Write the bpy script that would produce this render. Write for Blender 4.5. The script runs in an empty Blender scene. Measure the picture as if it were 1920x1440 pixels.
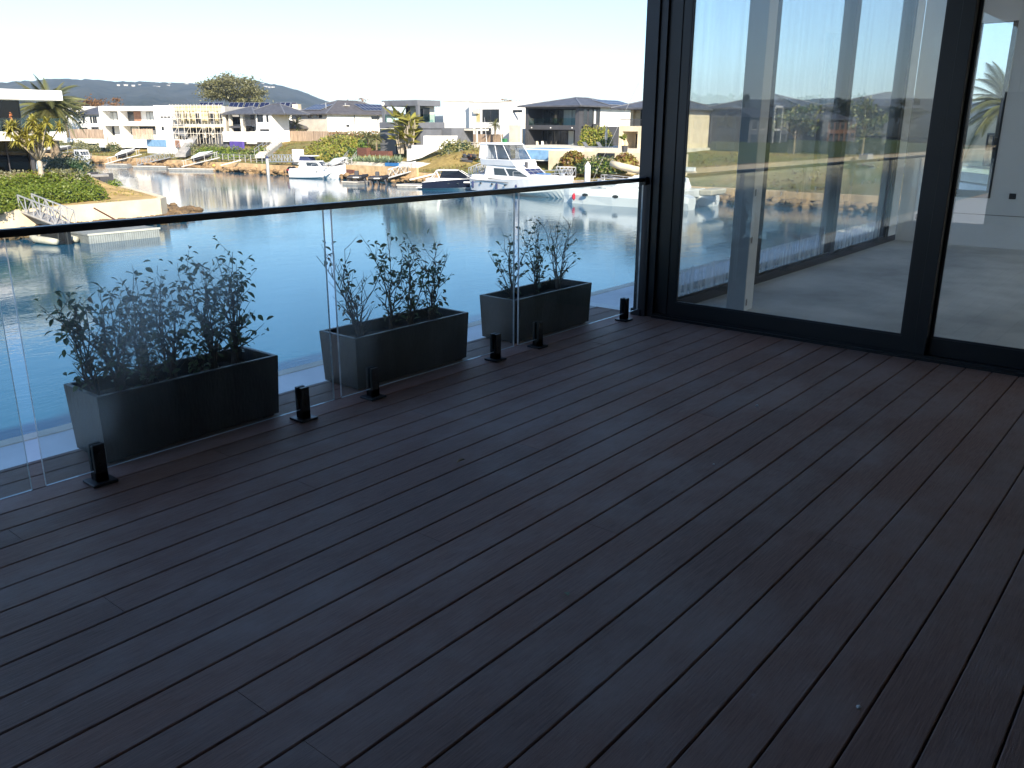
import bpy, bmesh, math, random
from mathutils import Vector, Matrix
R = random.Random(7)
sc = bpy.context.scene
COL = sc.collection
rad = math.radians

# ------------------------------------------------------------------ camera, sky, sun, exposure
H_EYE = 1.39
F_PX, PITCH, ROLL, YAW = 1591.236, rad(16.875), rad(-0.2416), rad(39.3276)
_F = Vector((math.cos(YAW)*math.cos(PITCH), math.sin(YAW)*math.cos(PITCH), -math.sin(PITCH)))
_R0 = Vector((math.sin(YAW), -math.cos(YAW), 0.0))
_D0 = _F.cross(_R0)
_R = math.cos(ROLL)*_R0 + math.sin(ROLL)*_D0
_D = -math.sin(ROLL)*_R0 + math.cos(ROLL)*_D0
cam = bpy.data.objects.new('camera', bpy.data.cameras.new('camera'))
COL.objects.link(cam)
cam.data.sensor_width = 36.0
cam.data.sensor_fit = 'HORIZONTAL'
cam.data.lens = F_PX/1920*36.0
cam.data.clip_start = 0.05
cam.data.clip_end = 20000
m3 = Matrix((_R, -_D, -_F)).transposed()
cam.matrix_world = Matrix.Translation((0, 0, H_EYE)) @ m3.to_4x4()
sc.camera = cam

SUN_AZ, SUN_EL = rad(237), rad(29)
SKY_STRENGTH, SUN_STRENGTH, EXPOSURE = 0.125, 5.0, 1.12
w = bpy.data.worlds.new('World'); sc.world = w; w.use_nodes = True
nt = w.node_tree
sky = nt.nodes.new('ShaderNodeTexSky'); sky.sky_type = 'NISHITA'; sky.sun_disc = False
sky.sun_elevation = SUN_EL; sky.sun_rotation = math.pi/2 - SUN_AZ
sky.air_density = 1.0; sky.dust_density = 0.3; sky.ozone_density = 5.0
nt.links.new(sky.outputs[0], nt.nodes['Background'].inputs[0])
nt.nodes['Background'].inputs[1].default_value = SKY_STRENGTH
sun = bpy.data.objects.new('sun', bpy.data.lights.new('sun', 'SUN')); COL.objects.link(sun)
sun.data.energy = SUN_STRENGTH; sun.data.angle = rad(0.53); sun.data.color = (1.0, 0.90, 0.74)
S_DIR = Vector((math.cos(SUN_AZ)*math.cos(SUN_EL), math.sin(SUN_AZ)*math.cos(SUN_EL), math.sin(SUN_EL)))
sun.rotation_euler = (-S_DIR).to_track_quat('-Z', 'Y').to_euler()
sun.location = S_DIR*60
vs = sc.view_settings
sc.display_settings.display_device = 'sRGB'
vs.view_transform = 'Standard'; vs.look = 'None'; vs.gamma = 1.0; vs.use_curve_mapping = False; vs.exposure = EXPOSURE
sc.render.engine = 'CYCLES'
cy = sc.cycles
cy.use_denoising = True
cy.max_bounces = 10; cy.diffuse_bounces = 6; cy.glossy_bounces = 5; cy.transmission_bounces = 6; cy.transparent_max_bounces = 24
cy.caustics_reflective = False; cy.caustics_refractive = False
cy.sample_clamp_indirect = 6.0

# ------------------------------------------------------------------ where a pixel of the photograph (1920 x 1440) meets a plane of the place
def ray(u, v): return (_R*((u-960)/F_PX) + _D*((v-720)/F_PX) + _F)
EYE = Vector((0, 0, H_EYE))
def pz(u, v, z): d = ray(u, v); return EYE + d*((z-H_EYE)/d.z)
def py(u, v, y): d = ray(u, v); return EYE + d*(y/d.y)
def px(u, v, x): d = ray(u, v); return EYE + d*(x/d.x)
def pd(u, v, d): r = ray(u, v); return EYE + r*(d/math.hypot(r.x, r.y))     # at horizontal distance d

# ------------------------------------------------------------------ materials
def _nodes(name):
    m = bpy.data.materials.new(name); m.use_nodes = True
    t = m.node_tree; b = t.nodes['Principled BSDF']
    return m, t, b
def mat(name, col, rough=0.6, var=0.15, scale=6.0, metal=0.0, bump=0.0, bscale=None, spec=0.5, stretch=None, obj_var=0.0, col2=None, coat=0.0):
    """plain surface: colour broken up by two noises (optionally between two colours), fine bump"""
    m, t, b = _nodes(name)
    N = t.nodes; L = t.links
    b.inputs['Roughness'].default_value = rough; b.inputs['Metallic'].default_value = metal
    b.inputs['Specular IOR Level'].default_value = spec
    if coat: b.inputs['Coat Weight'].default_value = coat; b.inputs['Coat Roughness'].default_value = 0.05
    g = N.new('ShaderNodeNewGeometry'); mp = N.new('ShaderNodeMapping')
    L.new(g.outputs['Position'], mp.inputs['Vector'])
    if stretch: mp.inputs['Scale'].default_value = stretch
    n1 = N.new('ShaderNodeTexNoise'); n1.inputs['Scale'].default_value = scale; n1.inputs['Detail'].default_value = 6; n1.inputs['Roughness'].default_value = 0.62
    L.new(mp.outputs[0], n1.inputs['Vector'])
    r = N.new('ShaderNodeValToRGB')
    c = Vector(col[:3]); c2 = Vector(col2[:3]) if col2 else None
    lo = [max(0, x*(1-var*1.6)) for x in c]; hi = [min(1, x*(1+var*1.6)) for x in (c2 or c)]
    r.color_ramp.elements[0].position = 0.3; r.color_ramp.elements[1].position = 0.7
    r.color_ramp.elements[0].color = (*lo, 1); r.color_ramp.elements[1].color = (*hi, 1)
    L.new(n1.outputs['Fac'], r.inputs['Fac'])
    out = r.outputs['Color']
    if obj_var:
        oi = N.new('ShaderNodeObjectInfo'); mr = N.new('ShaderNodeMapRange')
        mr.inputs['To Min'].default_value = 1-obj_var; mr.inputs['To Max'].default_value = 1+obj_var
        L.new(oi.outputs['Random'], mr.inputs['Value'])
        hs = N.new('ShaderNodeHueSaturation'); L.new(mr.outputs[0], hs.inputs['Value']); L.new(out, hs.inputs['Color']); out = hs.outputs['Color']
    L.new(out, b.inputs['Base Color'])
    if bump:
        n2 = N.new('ShaderNodeTexNoise'); n2.inputs['Scale'].default_value = bscale or scale*6; n2.inputs['Detail'].default_value = 5
        L.new(mp.outputs[0], n2.inputs['Vector'])
        bp = N.new('ShaderNodeBump'); bp.inputs['Strength'].default_value = bump; bp.inputs['Distance'].default_value = 0.02
        L.new(n2.outputs['Fac'], bp.inputs['Height']); L.new(bp.outputs[0], b.inputs['Normal'])
    return m
def leafmat(name, col, trans=0.35, rough=0.45, obj_var=0.25):
    m, t, b = _nodes(name); N = t.nodes; L = t.links
    oi = N.new('ShaderNodeObjectInfo'); g = N.new('ShaderNodeNewGeometry')
    n = N.new('ShaderNodeTexNoise'); n.inputs['Scale'].default_value = 2.3; n.inputs['Detail'].default_value = 3
    L.new(g.outputs['Position'], n.inputs['Vector'])
    ad = N.new('ShaderNodeMath'); ad.operation = 'ADD'; L.new(n.outputs['Fac'], ad.inputs[0]); L.new(oi.outputs['Random'], ad.inputs[1])
    mr = N.new('ShaderNodeMapRange'); mr.inputs['From Min'].default_value = 0.3; mr.inputs['From Max'].default_value = 1.6
    mr.inputs['To Min'].default_value = 1-obj_var*1.5; mr.inputs['To Max'].default_value = 1+obj_var*1.5
    L.new(ad.outputs[0], mr.inputs['Value'])
    hs = N.new('ShaderNodeHueSaturation'); hs.inputs['Color'].default_value = (*col, 1); L.new(mr.outputs[0], hs.inputs['Value'])
    b.inputs['Roughness'].default_value = rough
    L.new(hs.outputs[0], b.inputs['Base Color'])
    tr = N.new('ShaderNodeBsdfTranslucent'); L.new(hs.outputs[0], tr.inputs['Color'])
    mx = N.new('ShaderNodeMixShader'); mx.inputs[0].default_value = trans
    L.new(b.outputs[0], mx.inputs[1]); L.new(tr.outputs[0], mx.inputs[2]); L.new(mx.outputs[0], t.nodes['Material Output'].inputs[0])
    return m
def glassmat(name, tint=(0.93, 0.97, 0.96), ior=1.45, dirt=0.0, dscale=1.2, streak=False, rough=0.0, dlow=0.45, dcol=(0.8, 0.82, 0.82), sheen=0.0, haze_spots=()):
    """sheet glass: clear, mirror by Fresnel, with a film of dirt or condensation that scatters light, and painted spots of haze"""
    m, t, b = _nodes(name); N = t.nodes; L = t.links; N.remove(b)
    tr = N.new('ShaderNodeBsdfTransparent'); tr.inputs[0].default_value = (*tint, 1)
    gl = N.new('ShaderNodeBsdfGlossy'); gl.inputs['Roughness'].default_value = rough
    # Schlick's Fresnel on |N.I|, so that both faces of a sheet reflect alike
    gg = N.new('ShaderNodeNewGeometry'); dt = N.new('ShaderNodeVectorMath'); dt.operation = 'DOT_PRODUCT'
    L.new(gg.outputs['Incoming'], dt.inputs[0]); L.new(gg.outputs['Normal'], dt.inputs[1])
    ab = N.new('ShaderNodeMath'); ab.operation = 'ABSOLUTE'; L.new(dt.outputs['Value'], ab.inputs[0])
    om = N.new('ShaderNodeMath'); om.operation = 'SUBTRACT'; om.inputs[0].default_value = 1.0; om.use_clamp = True; L.new(ab.outputs[0], om.inputs[1])
    pw = N.new('ShaderNodeMath'); pw.operation = 'POWER'; pw.inputs[1].default_value = 5.0; L.new(om.outputs[0], pw.inputs[0])
    f0 = ((ior-1)/(ior+1))**2
    fr = N.new('ShaderNodeMath'); fr.operation = 'MULTIPLY_ADD'; fr.inputs[1].default_value = 1-f0; fr.inputs[2].default_value = f0; L.new(pw.outputs[0], fr.inputs[0])
    mx = N.new('ShaderNodeMixShader')
    if sheen:
        ad = N.new('ShaderNodeMath'); ad.operation = 'ADD'; ad.inputs[1].default_value = sheen; ad.use_clamp = True
        L.new(fr.outputs[0], ad.inputs[0]); L.new(ad.outputs[0], mx.inputs[0])
    else: L.new(fr.outputs[0], mx.inputs[0])
    L.new(tr.outputs[0], mx.inputs[1]); L.new(gl.outputs[0], mx.inputs[2])
    out = mx.outputs[0]
    if dirt:
        g = N.new('ShaderNodeNewGeometry'); mp = N.new('ShaderNodeMapping'); L.new(g.outputs['Position'], mp.inputs[0])
        if streak: mp.inputs['Scale'].default_value = (9, 9, 0.25)
        n = N.new('ShaderNodeTexNoise'); n.inputs['Scale'].default_value = dscale; n.inputs['Detail'].default_value = 5; L.new(mp.outputs[0], n.inputs['Vector'])
        mr = N.new('ShaderNodeMapRange'); mr.inputs['From Min'].default_value = dlow; mr.inputs['From Max'].default_value = 0.75
        mr.inputs['To Min'].default_value = 0.09 if streak else 0.008; mr.inputs['To Max'].default_value = dirt
        L.new(n.outputs['Fac'], mr.inputs['Value'])
        if streak:
            sx = N.new('ShaderNodeSeparateXYZ'); L.new(g.outputs['Position'], sx.inputs[0]); zr = N.new('ShaderNodeMapRange')
            zr.inputs['From Min'].default_value = 0.42; zr.inputs['From Max'].default_value = 0.22; zr.inputs['To Min'].default_value = 0.22; L.new(sx.outputs['Z'], zr.inputs['Value'])
            mm = N.new('ShaderNodeMath'); mm.operation = 'MULTIPLY'; L.new(mr.outputs[0], mm.inputs[0]); L.new(zr.outputs[0], mm.inputs[1]); mr = mm
        for cx_, cy_, cz_, r_, amt in haze_spots:                       # round spots of reflection haze painted into the pane
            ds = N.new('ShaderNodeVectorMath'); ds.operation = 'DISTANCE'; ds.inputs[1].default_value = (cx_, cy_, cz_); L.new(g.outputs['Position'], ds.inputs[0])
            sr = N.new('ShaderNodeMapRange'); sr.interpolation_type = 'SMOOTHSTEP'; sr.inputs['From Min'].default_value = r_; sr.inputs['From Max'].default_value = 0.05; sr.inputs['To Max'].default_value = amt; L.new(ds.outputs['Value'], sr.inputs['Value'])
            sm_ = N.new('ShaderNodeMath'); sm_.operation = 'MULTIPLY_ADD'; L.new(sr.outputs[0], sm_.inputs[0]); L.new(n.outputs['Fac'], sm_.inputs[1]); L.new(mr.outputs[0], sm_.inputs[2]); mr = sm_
        df = N.new('ShaderNodeBsdfDiffuse'); df.inputs[0].default_value = (*dcol, 1)
        tl = N.new('ShaderNodeBsdfTranslucent'); tl.inputs[0].default_value = (*dcol, 1)
        m1 = N.new('ShaderNodeMixShader'); m1.inputs[0].default_value = 0.5; L.new(df.outputs[0], m1.inputs[1]); L.new(tl.outputs[0], m1.inputs[2])
        m2 = N.new('ShaderNodeMixShader'); L.new(mr.outputs[0], m2.inputs[0]); L.new(out, m2.inputs[1]); L.new(m1.outputs[0], m2.inputs[2])
        out = m2.outputs[0]
    L.new(out, N['Material Output'].inputs[0])
    return m

M = {}
M['white'] = mat('white_render', (0.78, 0.76, 0.72), 0.7, 0.06, 0.6, bump=0.1, bscale=8)
M['cream'] = mat('cream_render', (0.66, 0.55, 0.38), 0.75, 0.10, 0.8, bump=0.15, bscale=8)
M['pale'] = mat('pale_render', (0.62, 0.57, 0.48), 0.75, 0.10, 0.8)
M['beige'] = mat('beige_render', (0.58, 0.53, 0.45), 0.75, 0.10, 0.8)
M['grey'] = mat('grey_cladding', (0.13, 0.135, 0.15), 0.6, 0.10, 0.8)
M['charcoal'] = mat('charcoal_render', (0.052, 0.052, 0.058), 0.6, 0.12, 0.8)
M['roof'] = mat('dark_roof_tiles', (0.075, 0.075, 0.083), 0.55, 0.25, 1.5, bump=0.3, bscale=10)
M['brownroof'] = mat('brown_roof_tiles', (0.085, 0.077, 0.076), 0.6, 0.25, 1.5, bump=0.3, bscale=10)
M['dglass'] = mat('dark_window_glass', (0.02, 0.025, 0.03), 0.06, 0.3, 0.4, spec=0.8)
M['blind'] = mat('yellow_blind', (0.55, 0.45, 0.22), 0.8, 0.1)
M['curtain'] = mat('pale_curtain', (0.55, 0.57, 0.56), 0.8, 0.12, 2, stretch=(6, 6, 0.1))
M['solar'] = mat('solar_cells', (0.010, 0.014, 0.045), 0.3, 0.3, 3, spec=0.25)
M['alu'] = mat('aluminium', (0.55, 0.55, 0.55), 0.4, 0.1, 3, metal=0.6)
M['galv'] = mat('galvanised_steel', (0.46, 0.45, 0.43), 0.5, 0.12, 2, metal=0.3)
M['timber'] = mat('weathered_paling', (0.34, 0.25, 0.18), 0.85, 0.25, 1.5, bump=0.2, stretch=(3, 3, 0.4), obj_var=0.2)
M['brick'] = mat('brown_brick', (0.26, 0.14, 0.09), 0.85, 0.25, 4, bump=0.2)
M['stonecap'] = mat('sandstone_wall', (0.52, 0.36, 0.19), 0.85, 0.22, 1.2, bump=0.3, bscale=6)
M['rock'] = mat('shore_rock', (0.20, 0.13, 0.065), 0.9, 0.35, 1.5, bump=0.6, bscale=5, obj_var=0.35)
M['sand'] = mat('dry_golden_grass', (0.36, 0.23, 0.08), 0.95, 0.22, 0.9, bump=0.6, bscale=9, col2=(0.42, 0.29, 0.11))
M['bark'] = mat('bark', (0.20, 0.15, 0.10), 0.9, 0.3, 4, bump=0.5)
M['palebark'] = mat('pale_bark', (0.42, 0.36, 0.28), 0.9, 0.25, 3, bump=0.4)
M['gel'] = mat('white_gelcoat', (0.80, 0.79, 0.77), 0.22, 0.03, 0.8, coat=0.3)
M['navy'] = mat('navy_hull_paint', (0.012, 0.014, 0.028), 0.15, 0.1, 1, coat=0.5)
M['black'] = mat('black_rubber', (0.012, 0.012, 0.013), 0.5, 0.15, 4)
M['red'] = mat('red_plastic', (0.5, 0.02, 0.04), 0.35, 0.1, 2)
M['blue'] = mat('blue_plastic', (0.03, 0.15, 0.38), 0.4, 0.1, 2)
M['navycanvas'] = mat('navy_canvas', (0.02, 0.03, 0.09), 0.85, 0.2, 3)
M['pool'] = mat('blue_pool_tiles', (0.20, 0.36, 0.56), 0.3, 0.15, 2)
M['purple'] = mat('purple_panel', (0.10, 0.065, 0.30), 0.6, 0.1, 1)
M['yellow'] = mat('yellow_plastic', (0.6, 0.5, 0.03), 0.4, 0.1, 2)
M['tarp'] = mat('pale_green_tarp', (0.46, 0.52, 0.50), 0.7, 0.15, 2, bump=0.3)
M['rib'] = mat('cream_inflatable_tube', (0.52, 0.46, 0.36), 0.6, 0.1, 3)
M['steelpaint'] = mat('pontoon_deck', (0.26, 0.25, 0.24), 0.8, 0.2, 2, bump=0.2)
M['pontoon'] = mat('grey_pontoon', (0.22, 0.215, 0.20), 0.7, 0.2, 3)
M['green'] = mat('green_plastic', (0.03, 0.18, 0.07), 0.5, 0.1, 2)
M['wood'] = mat('brown_timber', (0.13, 0.052, 0.035), 0.7, 0.2, 2, stretch=(1, 1, 4))
M['balglass'] = glassmat('balcony_glass', (0.72, 0.86, 0.86), 1.5)
L_ = {}
L_['hedge'] = leafmat('hedge_leaf', (0.15, 0.21, 0.024), obj_var=0.14)
L_['hedge2'] = leafmat('hedge_leaf_bright', (0.21, 0.25, 0.03), obj_var=0.14)
L_['greygreen'] = leafmat('grey_green_leaf', (0.25, 0.25, 0.15), obj_var=0.18)
L_['yellowgreen'] = leafmat('yellow_green_leaf', (0.32, 0.28, 0.06), obj_var=0.18)
L_['olive'] = leafmat('olive_leaf', (0.19, 0.18, 0.065), obj_var=0.2)
L_['palm'] = leafmat('palm_leaflet', (0.17, 0.175, 0.06))
L_['palm2'] = leafmat('palm_leaflet_dark', (0.12, 0.12, 0.045))
L_['bronze'] = leafmat('bronze_leaf', (0.22, 0.11, 0.035))
L_['twig'] = leafmat('bare_twig', (0.26, 0.17, 0.13), 0.1)
L_['agave'] = leafmat('agave_leaf', (0.30, 0.37, 0.22))
L_['bop'] = leafmat('paddle_leaf', (0.27, 0.25, 0.045))
L_['dark'] = leafmat('dark_green_leaf', (0.045, 0.075, 0.022))
L_['orange'] = leafmat('orange_flower', (0.38, 0.14, 0.05), 0.2)

# ------------------------------------------------------------------ building blocks
def tag(o, label=None, cat=None, group=None, kind=None):
    if label: o['label'] = label
    if cat: o['category'] = cat
    if group: o['group'] = group
    if kind: o['kind'] = kind
    return o
def thing(name, label, cat, loc=(0, 0, 0), rz=0.0, group=None, kind=None):
    o = bpy.data.objects.new(name, None); COL.objects.link(o)
    o.empty_display_size = 0.3
    o.location = loc; o.rotation_euler = (0, 0, rz)
    return tag(o, label, cat, group, kind)
def wmat(o):
    m = o.matrix_basis.copy()
    while o.parent: o = o.parent; m = o.matrix_basis @ m
    return m
class MB:
    def __init__(s): s.v = []; s.f = []; s.m = []
    def add(s, vs_, fs_, mi=0):
        k = len(s.v); s.v += [Vector(p) for p in vs_]
        for f in fs_: s.f.append([i+k for i in f]); s.m.append(mi)
        return s
    def box(s, x0, x1, y0, y1, z0, z1, mi=0):
        if x0 > x1: x0, x1 = x1, x0
        if y0 > y1: y0, y1 = y1, y0
        if z0 > z1: z0, z1 = z1, z0
        return s.add([(x0, y0, z0), (x1, y0, z0), (x1, y1, z0), (x0, y1, z0), (x0, y0, z1), (x1, y0, z1), (x1, y1, z1), (x0, y1, z1)],
                     [(0, 3, 2, 1), (4, 5, 6, 7), (0, 1, 5, 4), (1, 2, 6, 5), (2, 3, 7, 6), (3, 0, 4, 7)], mi)
    def hexa(s, bot, top, mi=0):
        return s.add(list(bot)+list(top), [(0, 3, 2, 1), (4, 5, 6, 7), (0, 1, 5, 4), (1, 2, 6, 5), (2, 3, 7, 6), (3, 0, 4, 7)], mi)
    def beam(s, p, q, wd, ht=None, mi=0, up=(0, 0, 1)):
        p = Vector(p); q = Vector(q); ht = ht or wd
        d = (q-p).normalized(); u = Vector(up)
        if abs(d.dot(u)) > 0.98: u = Vector((1, 0, 0))
        a = d.cross(u).normalized(); b = a.cross(d)
        a = a*wd/2; b = b*ht/2
        return s.hexa([p-a-b, p+a-b, p+a+b, p-a+b], [q-a-b, q+a-b, q+a+b, q-a+b], mi)
    def tube(s, pts, r, n=6, mi=0, cap=True):
        pts = [Vector(p) for p in pts]; k0 = len(s.v)
        for i, p in enumerate(pts):
            d = (pts[min(i+1, len(pts)-1)]-pts[max(i-1, 0)]).normalized()
            u = Vector((0, 0, 1)) if abs(d.z) < 0.95 else Vector((1, 0, 0))
            a = d.cross(u).normalized(); b = a.cross(d)
            rr = r[i] if isinstance(r, (list, tuple)) else r
            for j in range(n):
                t = 2*math.pi*j/n; s.v.append(p+a*rr*math.cos(t)+b*rr*math.sin(t))
        for i in range(len(pts)-1):
            for j in range(n):
                s.f.append([k0+i*n+j, k0+i*n+(j+1) % n, k0+(i+1)*n+(j+1) % n, k0+(i+1)*n+j]); s.m.append(mi)
        if cap:
            s.f.append([k0+j for j in range(n)][::-1]); s.m.append(mi)
            s.f.append([k0+(len(pts)-1)*n+j for j in range(n)]); s.m.append(mi)
        return s
    def prism(s, poly, vec, mi=0):
        poly = [Vector(p) for p in poly]; vec = Vector(vec); n = len(poly)
        s.add(poly+[p+vec for p in poly], [list(range(n))[::-1], list(range(n, 2*n))]+[(i, (i+1) % n, n+(i+1) % n, n+i) for i in range(n)], mi)
        return s
    def loft(s, rings, mi=0, close=True, caps=True):
        k0 = len(s.v); n = len(rings[0])
        for r_ in rings: s.v += [Vector(p) for p in r_]
        for i in range(len(rings)-1):
            for j in range(n if close else n-1):
                s.f.append([k0+i*n+j, k0+i*n+(j+1) % n, k0+(i+1)*n+(j+1) % n, k0+(i+1)*n+j]); s.m.append(mi)
        if caps:
            s.f.append([k0+j for j in range(n)][::-1]); s.m.append(mi)
            s.f.append([k0+(len(rings)-1)*n+j for j in range(n)]); s.m.append(mi)
        return s
    def card(s, p, size, rnd, mi=0, asp=0.55, nrm=None):
        d = Vector((rnd.gauss(0, 1), rnd.gauss(0, 1), rnd.gauss(0, 0.8))).normalized()
        n = (nrm or Vector((rnd.gauss(0, 1), rnd.gauss(0, 1), rnd.gauss(0.5, 1)))).normalized()
        a = d.cross(n)
        if a.length < 1e-3: return s
        a = a.normalized()*size*asp*0.5; d = d*size*0.5; p = Vector(p)
        return s.add([p-d, p+a-d*0.1, p+d, p-a-d*0.1], [(0, 1, 2, 3)], mi)
    def build(s, name, mats, parent=None, smooth=False, world=True, kind=None, label=None, bev=0.0):
        me = bpy.data.meshes.new(name)
        vs_ = s.v
        if parent is not None and world:
            im = wmat(parent).inverted(); vs_ = [im @ p for p in vs_]
        me.from_pydata([tuple(p) for p in vs_], [], s.f)
        if not isinstance(mats, (list, tuple)): mats = [mats]
        for m_ in mats: me.materials.append(m_)
        if len(mats) > 1:
            for i, p in enumerate(me.polygons): p.material_index = s.m[i]
        if smooth:
            for p in me.polygons: p.use_smooth = True
        o = bpy.data.objects.new(name, me); COL.objects.link(o)
        if parent is not None: o.parent = parent
        if kind: o['kind'] = kind
        if label: o['label'] = label
        if bev:
            bm = bmesh.new(); bm.from_mesh(me)
            bmesh.ops.remove_doubles(bm, verts=bm.verts, dist=1e-5)
            bmesh.ops.bevel(bm, geom=bm.edges[:], offset=bev, segments=1, affect='EDGES', clamp_overlap=True)
            bm.to_mesh(me); bm.free()
        return o
ORD = ['leftmost', 'second from the left', 'third from the left', 'fourth from the left', 'fifth from the left', 'sixth from the left', 'seventh from the left', 'eighth from the left', 'ninth from the left', 'tenth from the left',
       'eleventh from the left', 'twelfth from the left', 'thirteenth from the left', 'fourteenth from the left', 'third from the right', 'second from the right', 'rightmost']
SPLIT = {'pier', 'column', 'wall_light', 'porch_post', 'foot', 'clamp_screw'}
def part(parent, name, mats, *boxes, world=False, bev=0.0, label=None):
    if name in SPLIT and len(boxes) > 1:
        for x in boxes: o = part(parent, name, mats, x, world=world, bev=bev, label=label)
        return o
    b = MB()
    for x in boxes: b.box(*x)
    return b.build(name, mats, parent, world=world, bev=bev, label=label)
def struct(name, mats, mb, smooth=False, bev=0.0): return mb.build(name, mats, None, smooth, kind='structure', bev=bev)
def inst(src, parent, loc, rot=(0, 0, 0), sca=(1, 1, 1), label=None):
    o = src.copy(); COL.objects.link(o); o.parent = parent; o.location = loc; o.rotation_euler = rot; o.scale = sca
    if label: o['label'] = label
    return o
# ================================================================== our own house: deck, walls, roof
ROW0, PITCHB, EDGE = 0.1146*H_EYE, 0.10255*H_EYE, 3.757
def deck_material():
    m, t, b = _nodes('composite_decking'); N = t.nodes; L = t.links
    g = N.new('ShaderNodeNewGeometry'); oi = N.new('ShaderNodeObjectInfo')
    def noise(scale, sx, det=6, rough=0.6):
        mp = N.new('ShaderNodeMapping'); mp.inputs['Scale'].default_value = sx
        L.new(g.outputs['Position'], mp.inputs[0])
        n = N.new('ShaderNodeTexNoise'); n.inputs['Scale'].default_value = scale; n.inputs['Detail'].default_value = det; n.inputs['Roughness'].default_value = rough
        L.new(mp.outputs[0], n.inputs['Vector']); return n.outputs['Fac']
    def ramp(fac, p0, c0, p1, c1):
        r = N.new('ShaderNodeValToRGB'); e = r.color_ramp.elements
        e[0].position = p0; e[0].color = (*c0, 1); e[1].position = p1; e[1].color = (*c1, 1)
        L.new(fac, r.inputs[0]); return r.outputs[0]
    def mix(fac, a, bb, mode='MIX', v=None):
        x = N.new('ShaderNodeMix'); x.data_type = 'RGBA'; x.blend_type = mode
        if v is not None: x.inputs[0].default_value = v
        else: L.new(fac, x.inputs[0])
        L.new(a, x.inputs[6]); L.new(bb, x.inputs[7]); return x.outputs[2]
    grain = noise(14, (0.6, 14, 14), 8, 0.7)
    base = ramp(grain, 0.25, (0.145, 0.086, 0.072), 0.75, (0.36, 0.222, 0.178))
    tone = ramp(oi.outputs['Random'], 0.0, (0.90, 0.92, 0.95), 1.0, (1.14, 1.06, 1.02))
    c = mix(None, base, tone, 'MULTIPLY', 1.0)
    grey = ramp(noise(1.6, (0.7, 1, 1), 7, 0.68), 0.44, (0, 0, 0), 0.72, (1, 1, 1))
    gcol = N.new('ShaderNodeRGB'); gcol.outputs[0].default_value = (0.42, 0.345, 0.325, 1)
    gm = N.new('ShaderNodeMath'); gm.operation = 'MULTIPLY'; gm.inputs[1].default_value = 0.6; L.new(grey, gm.inputs[0])
    c = mix(gm.outputs[0], c, gcol.outputs[0])
    # small pale scuffs and specks of plaster dust
    sp = noise(9, (1, 1, 1), 9, 0.75); spm = ramp(sp, 0.655, (0, 0, 0), 0.78, (1, 1, 1))
    wcol = N.new('ShaderNodeRGB'); wcol.outputs[0].default_value = (0.62, 0.56, 0.52, 1)
    sm = N.new('ShaderNodeMath'); sm.operation = 'MULTIPLY'; sm.inputs[1].default_value = 0.6; L.new(spm, sm.inputs[0])
    c = mix(sm.outputs[0], c, wcol.outputs[0])
    L.new(c, b.inputs['Base Color'])
    rr = N.new('ShaderNodeMapRange'); rr.inputs['To Min'].default_value = 0.45; rr.inputs['To Max'].default_value = 0.70
    L.new(noise(3, (0.8, 1, 1), 6), rr.inputs['Value']); L.new(rr.outputs[0], b.inputs['Roughness'])
    b.inputs['Specular IOR Level'].default_value = 0.22
    bp = N.new('ShaderNodeBump'); bp.inputs['Strength'].default_value = 0.8; bp.inputs['Distance'].default_value = 0.004
    L.new(noise(30, (0.35, 9, 9), 6, 0.7), bp.inputs['Height']); L.new(bp.outputs[0], b.inputs['Normal'])
    return m
M['deck'] = deck_material()
M['frame'] = mat('black_powdercoat_frame', (0.014, 0.015, 0.018), 0.38, 0.15, 2, bump=0.05)
M['frame2'] = mat('charcoal_aluminium_post', (0.026, 0.028, 0.034), 0.42, 0.15, 2)
M['soffit'] = mat('soffit_lining', (0.40, 0.39, 0.38), 0.8, 0.08)
M['planter'] = mat('charcoal_fibreglass_planter', (0.020, 0.021, 0.024), 0.42, 0.4, 4.0, bump=0.2, bscale=50, stretch=(1.5, 1.5, 0.5), col2=(0.034, 0.036, 0.039))
M['soil'] = mat('potting_soil', (0.035, 0.024, 0.018), 0.95, 0.4, 30, bump=0.8)
M['concrete'] = mat('dusty_concrete_slab', (0.60, 0.60, 0.56), 0.85, 0.2, 1.1, bump=0.1)
M['plaster'] = mat('white_plasterboard', (0.80, 0.80, 0.79), 0.8, 0.04, 0.7)
M['terrace'] = mat('pale_paving', (0.66, 0.66, 0.66), 0.8, 0.08, 0.8)
M['bluewhite'] = mat('white_flashing', (0.72, 0.72, 0.74), 0.4, 0.05, 2)
M['glass_bal'] = glassmat('balustrade_glass', (0.91, 0.955, 0.95), 1.42, dirt=0.09, dscale=1.5, dlow=0.5, haze_spots=((1.62, 3.31, 0.66, 0.34, 0.30), (1.95, 3.31, 0.70, 0.30, 0.32), (3.25, 3.31, 0.85, 0.28, 0.14), (1.40, 3.31, 0.28, 0.16, 0.2)), dcol=(0.75, 0.82, 0.84))
M['glass_edge'] = mat('polished_glass_edge', (0.80, 0.90, 0.92), 0.05, 0.2, 5, spec=1.0, stretch=(1, 1, 3))
M['glass_clear'] = glassmat('clear_glass', (0.95, 0.97, 0.97), 1.45)
M['glass_door'] = glassmat('door_glass', (0.93, 0.955, 0.955), 1.62, dirt=0.05, dscale=1.0, dlow=0.4, sheen=0.05)
M['glass_in'] = glassmat('window_glass', (0.93, 0.955, 0.955), 1.5, dirt=0.55, dscale=1.6, streak=True, dlow=0.30, sheen=0.04)

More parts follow.
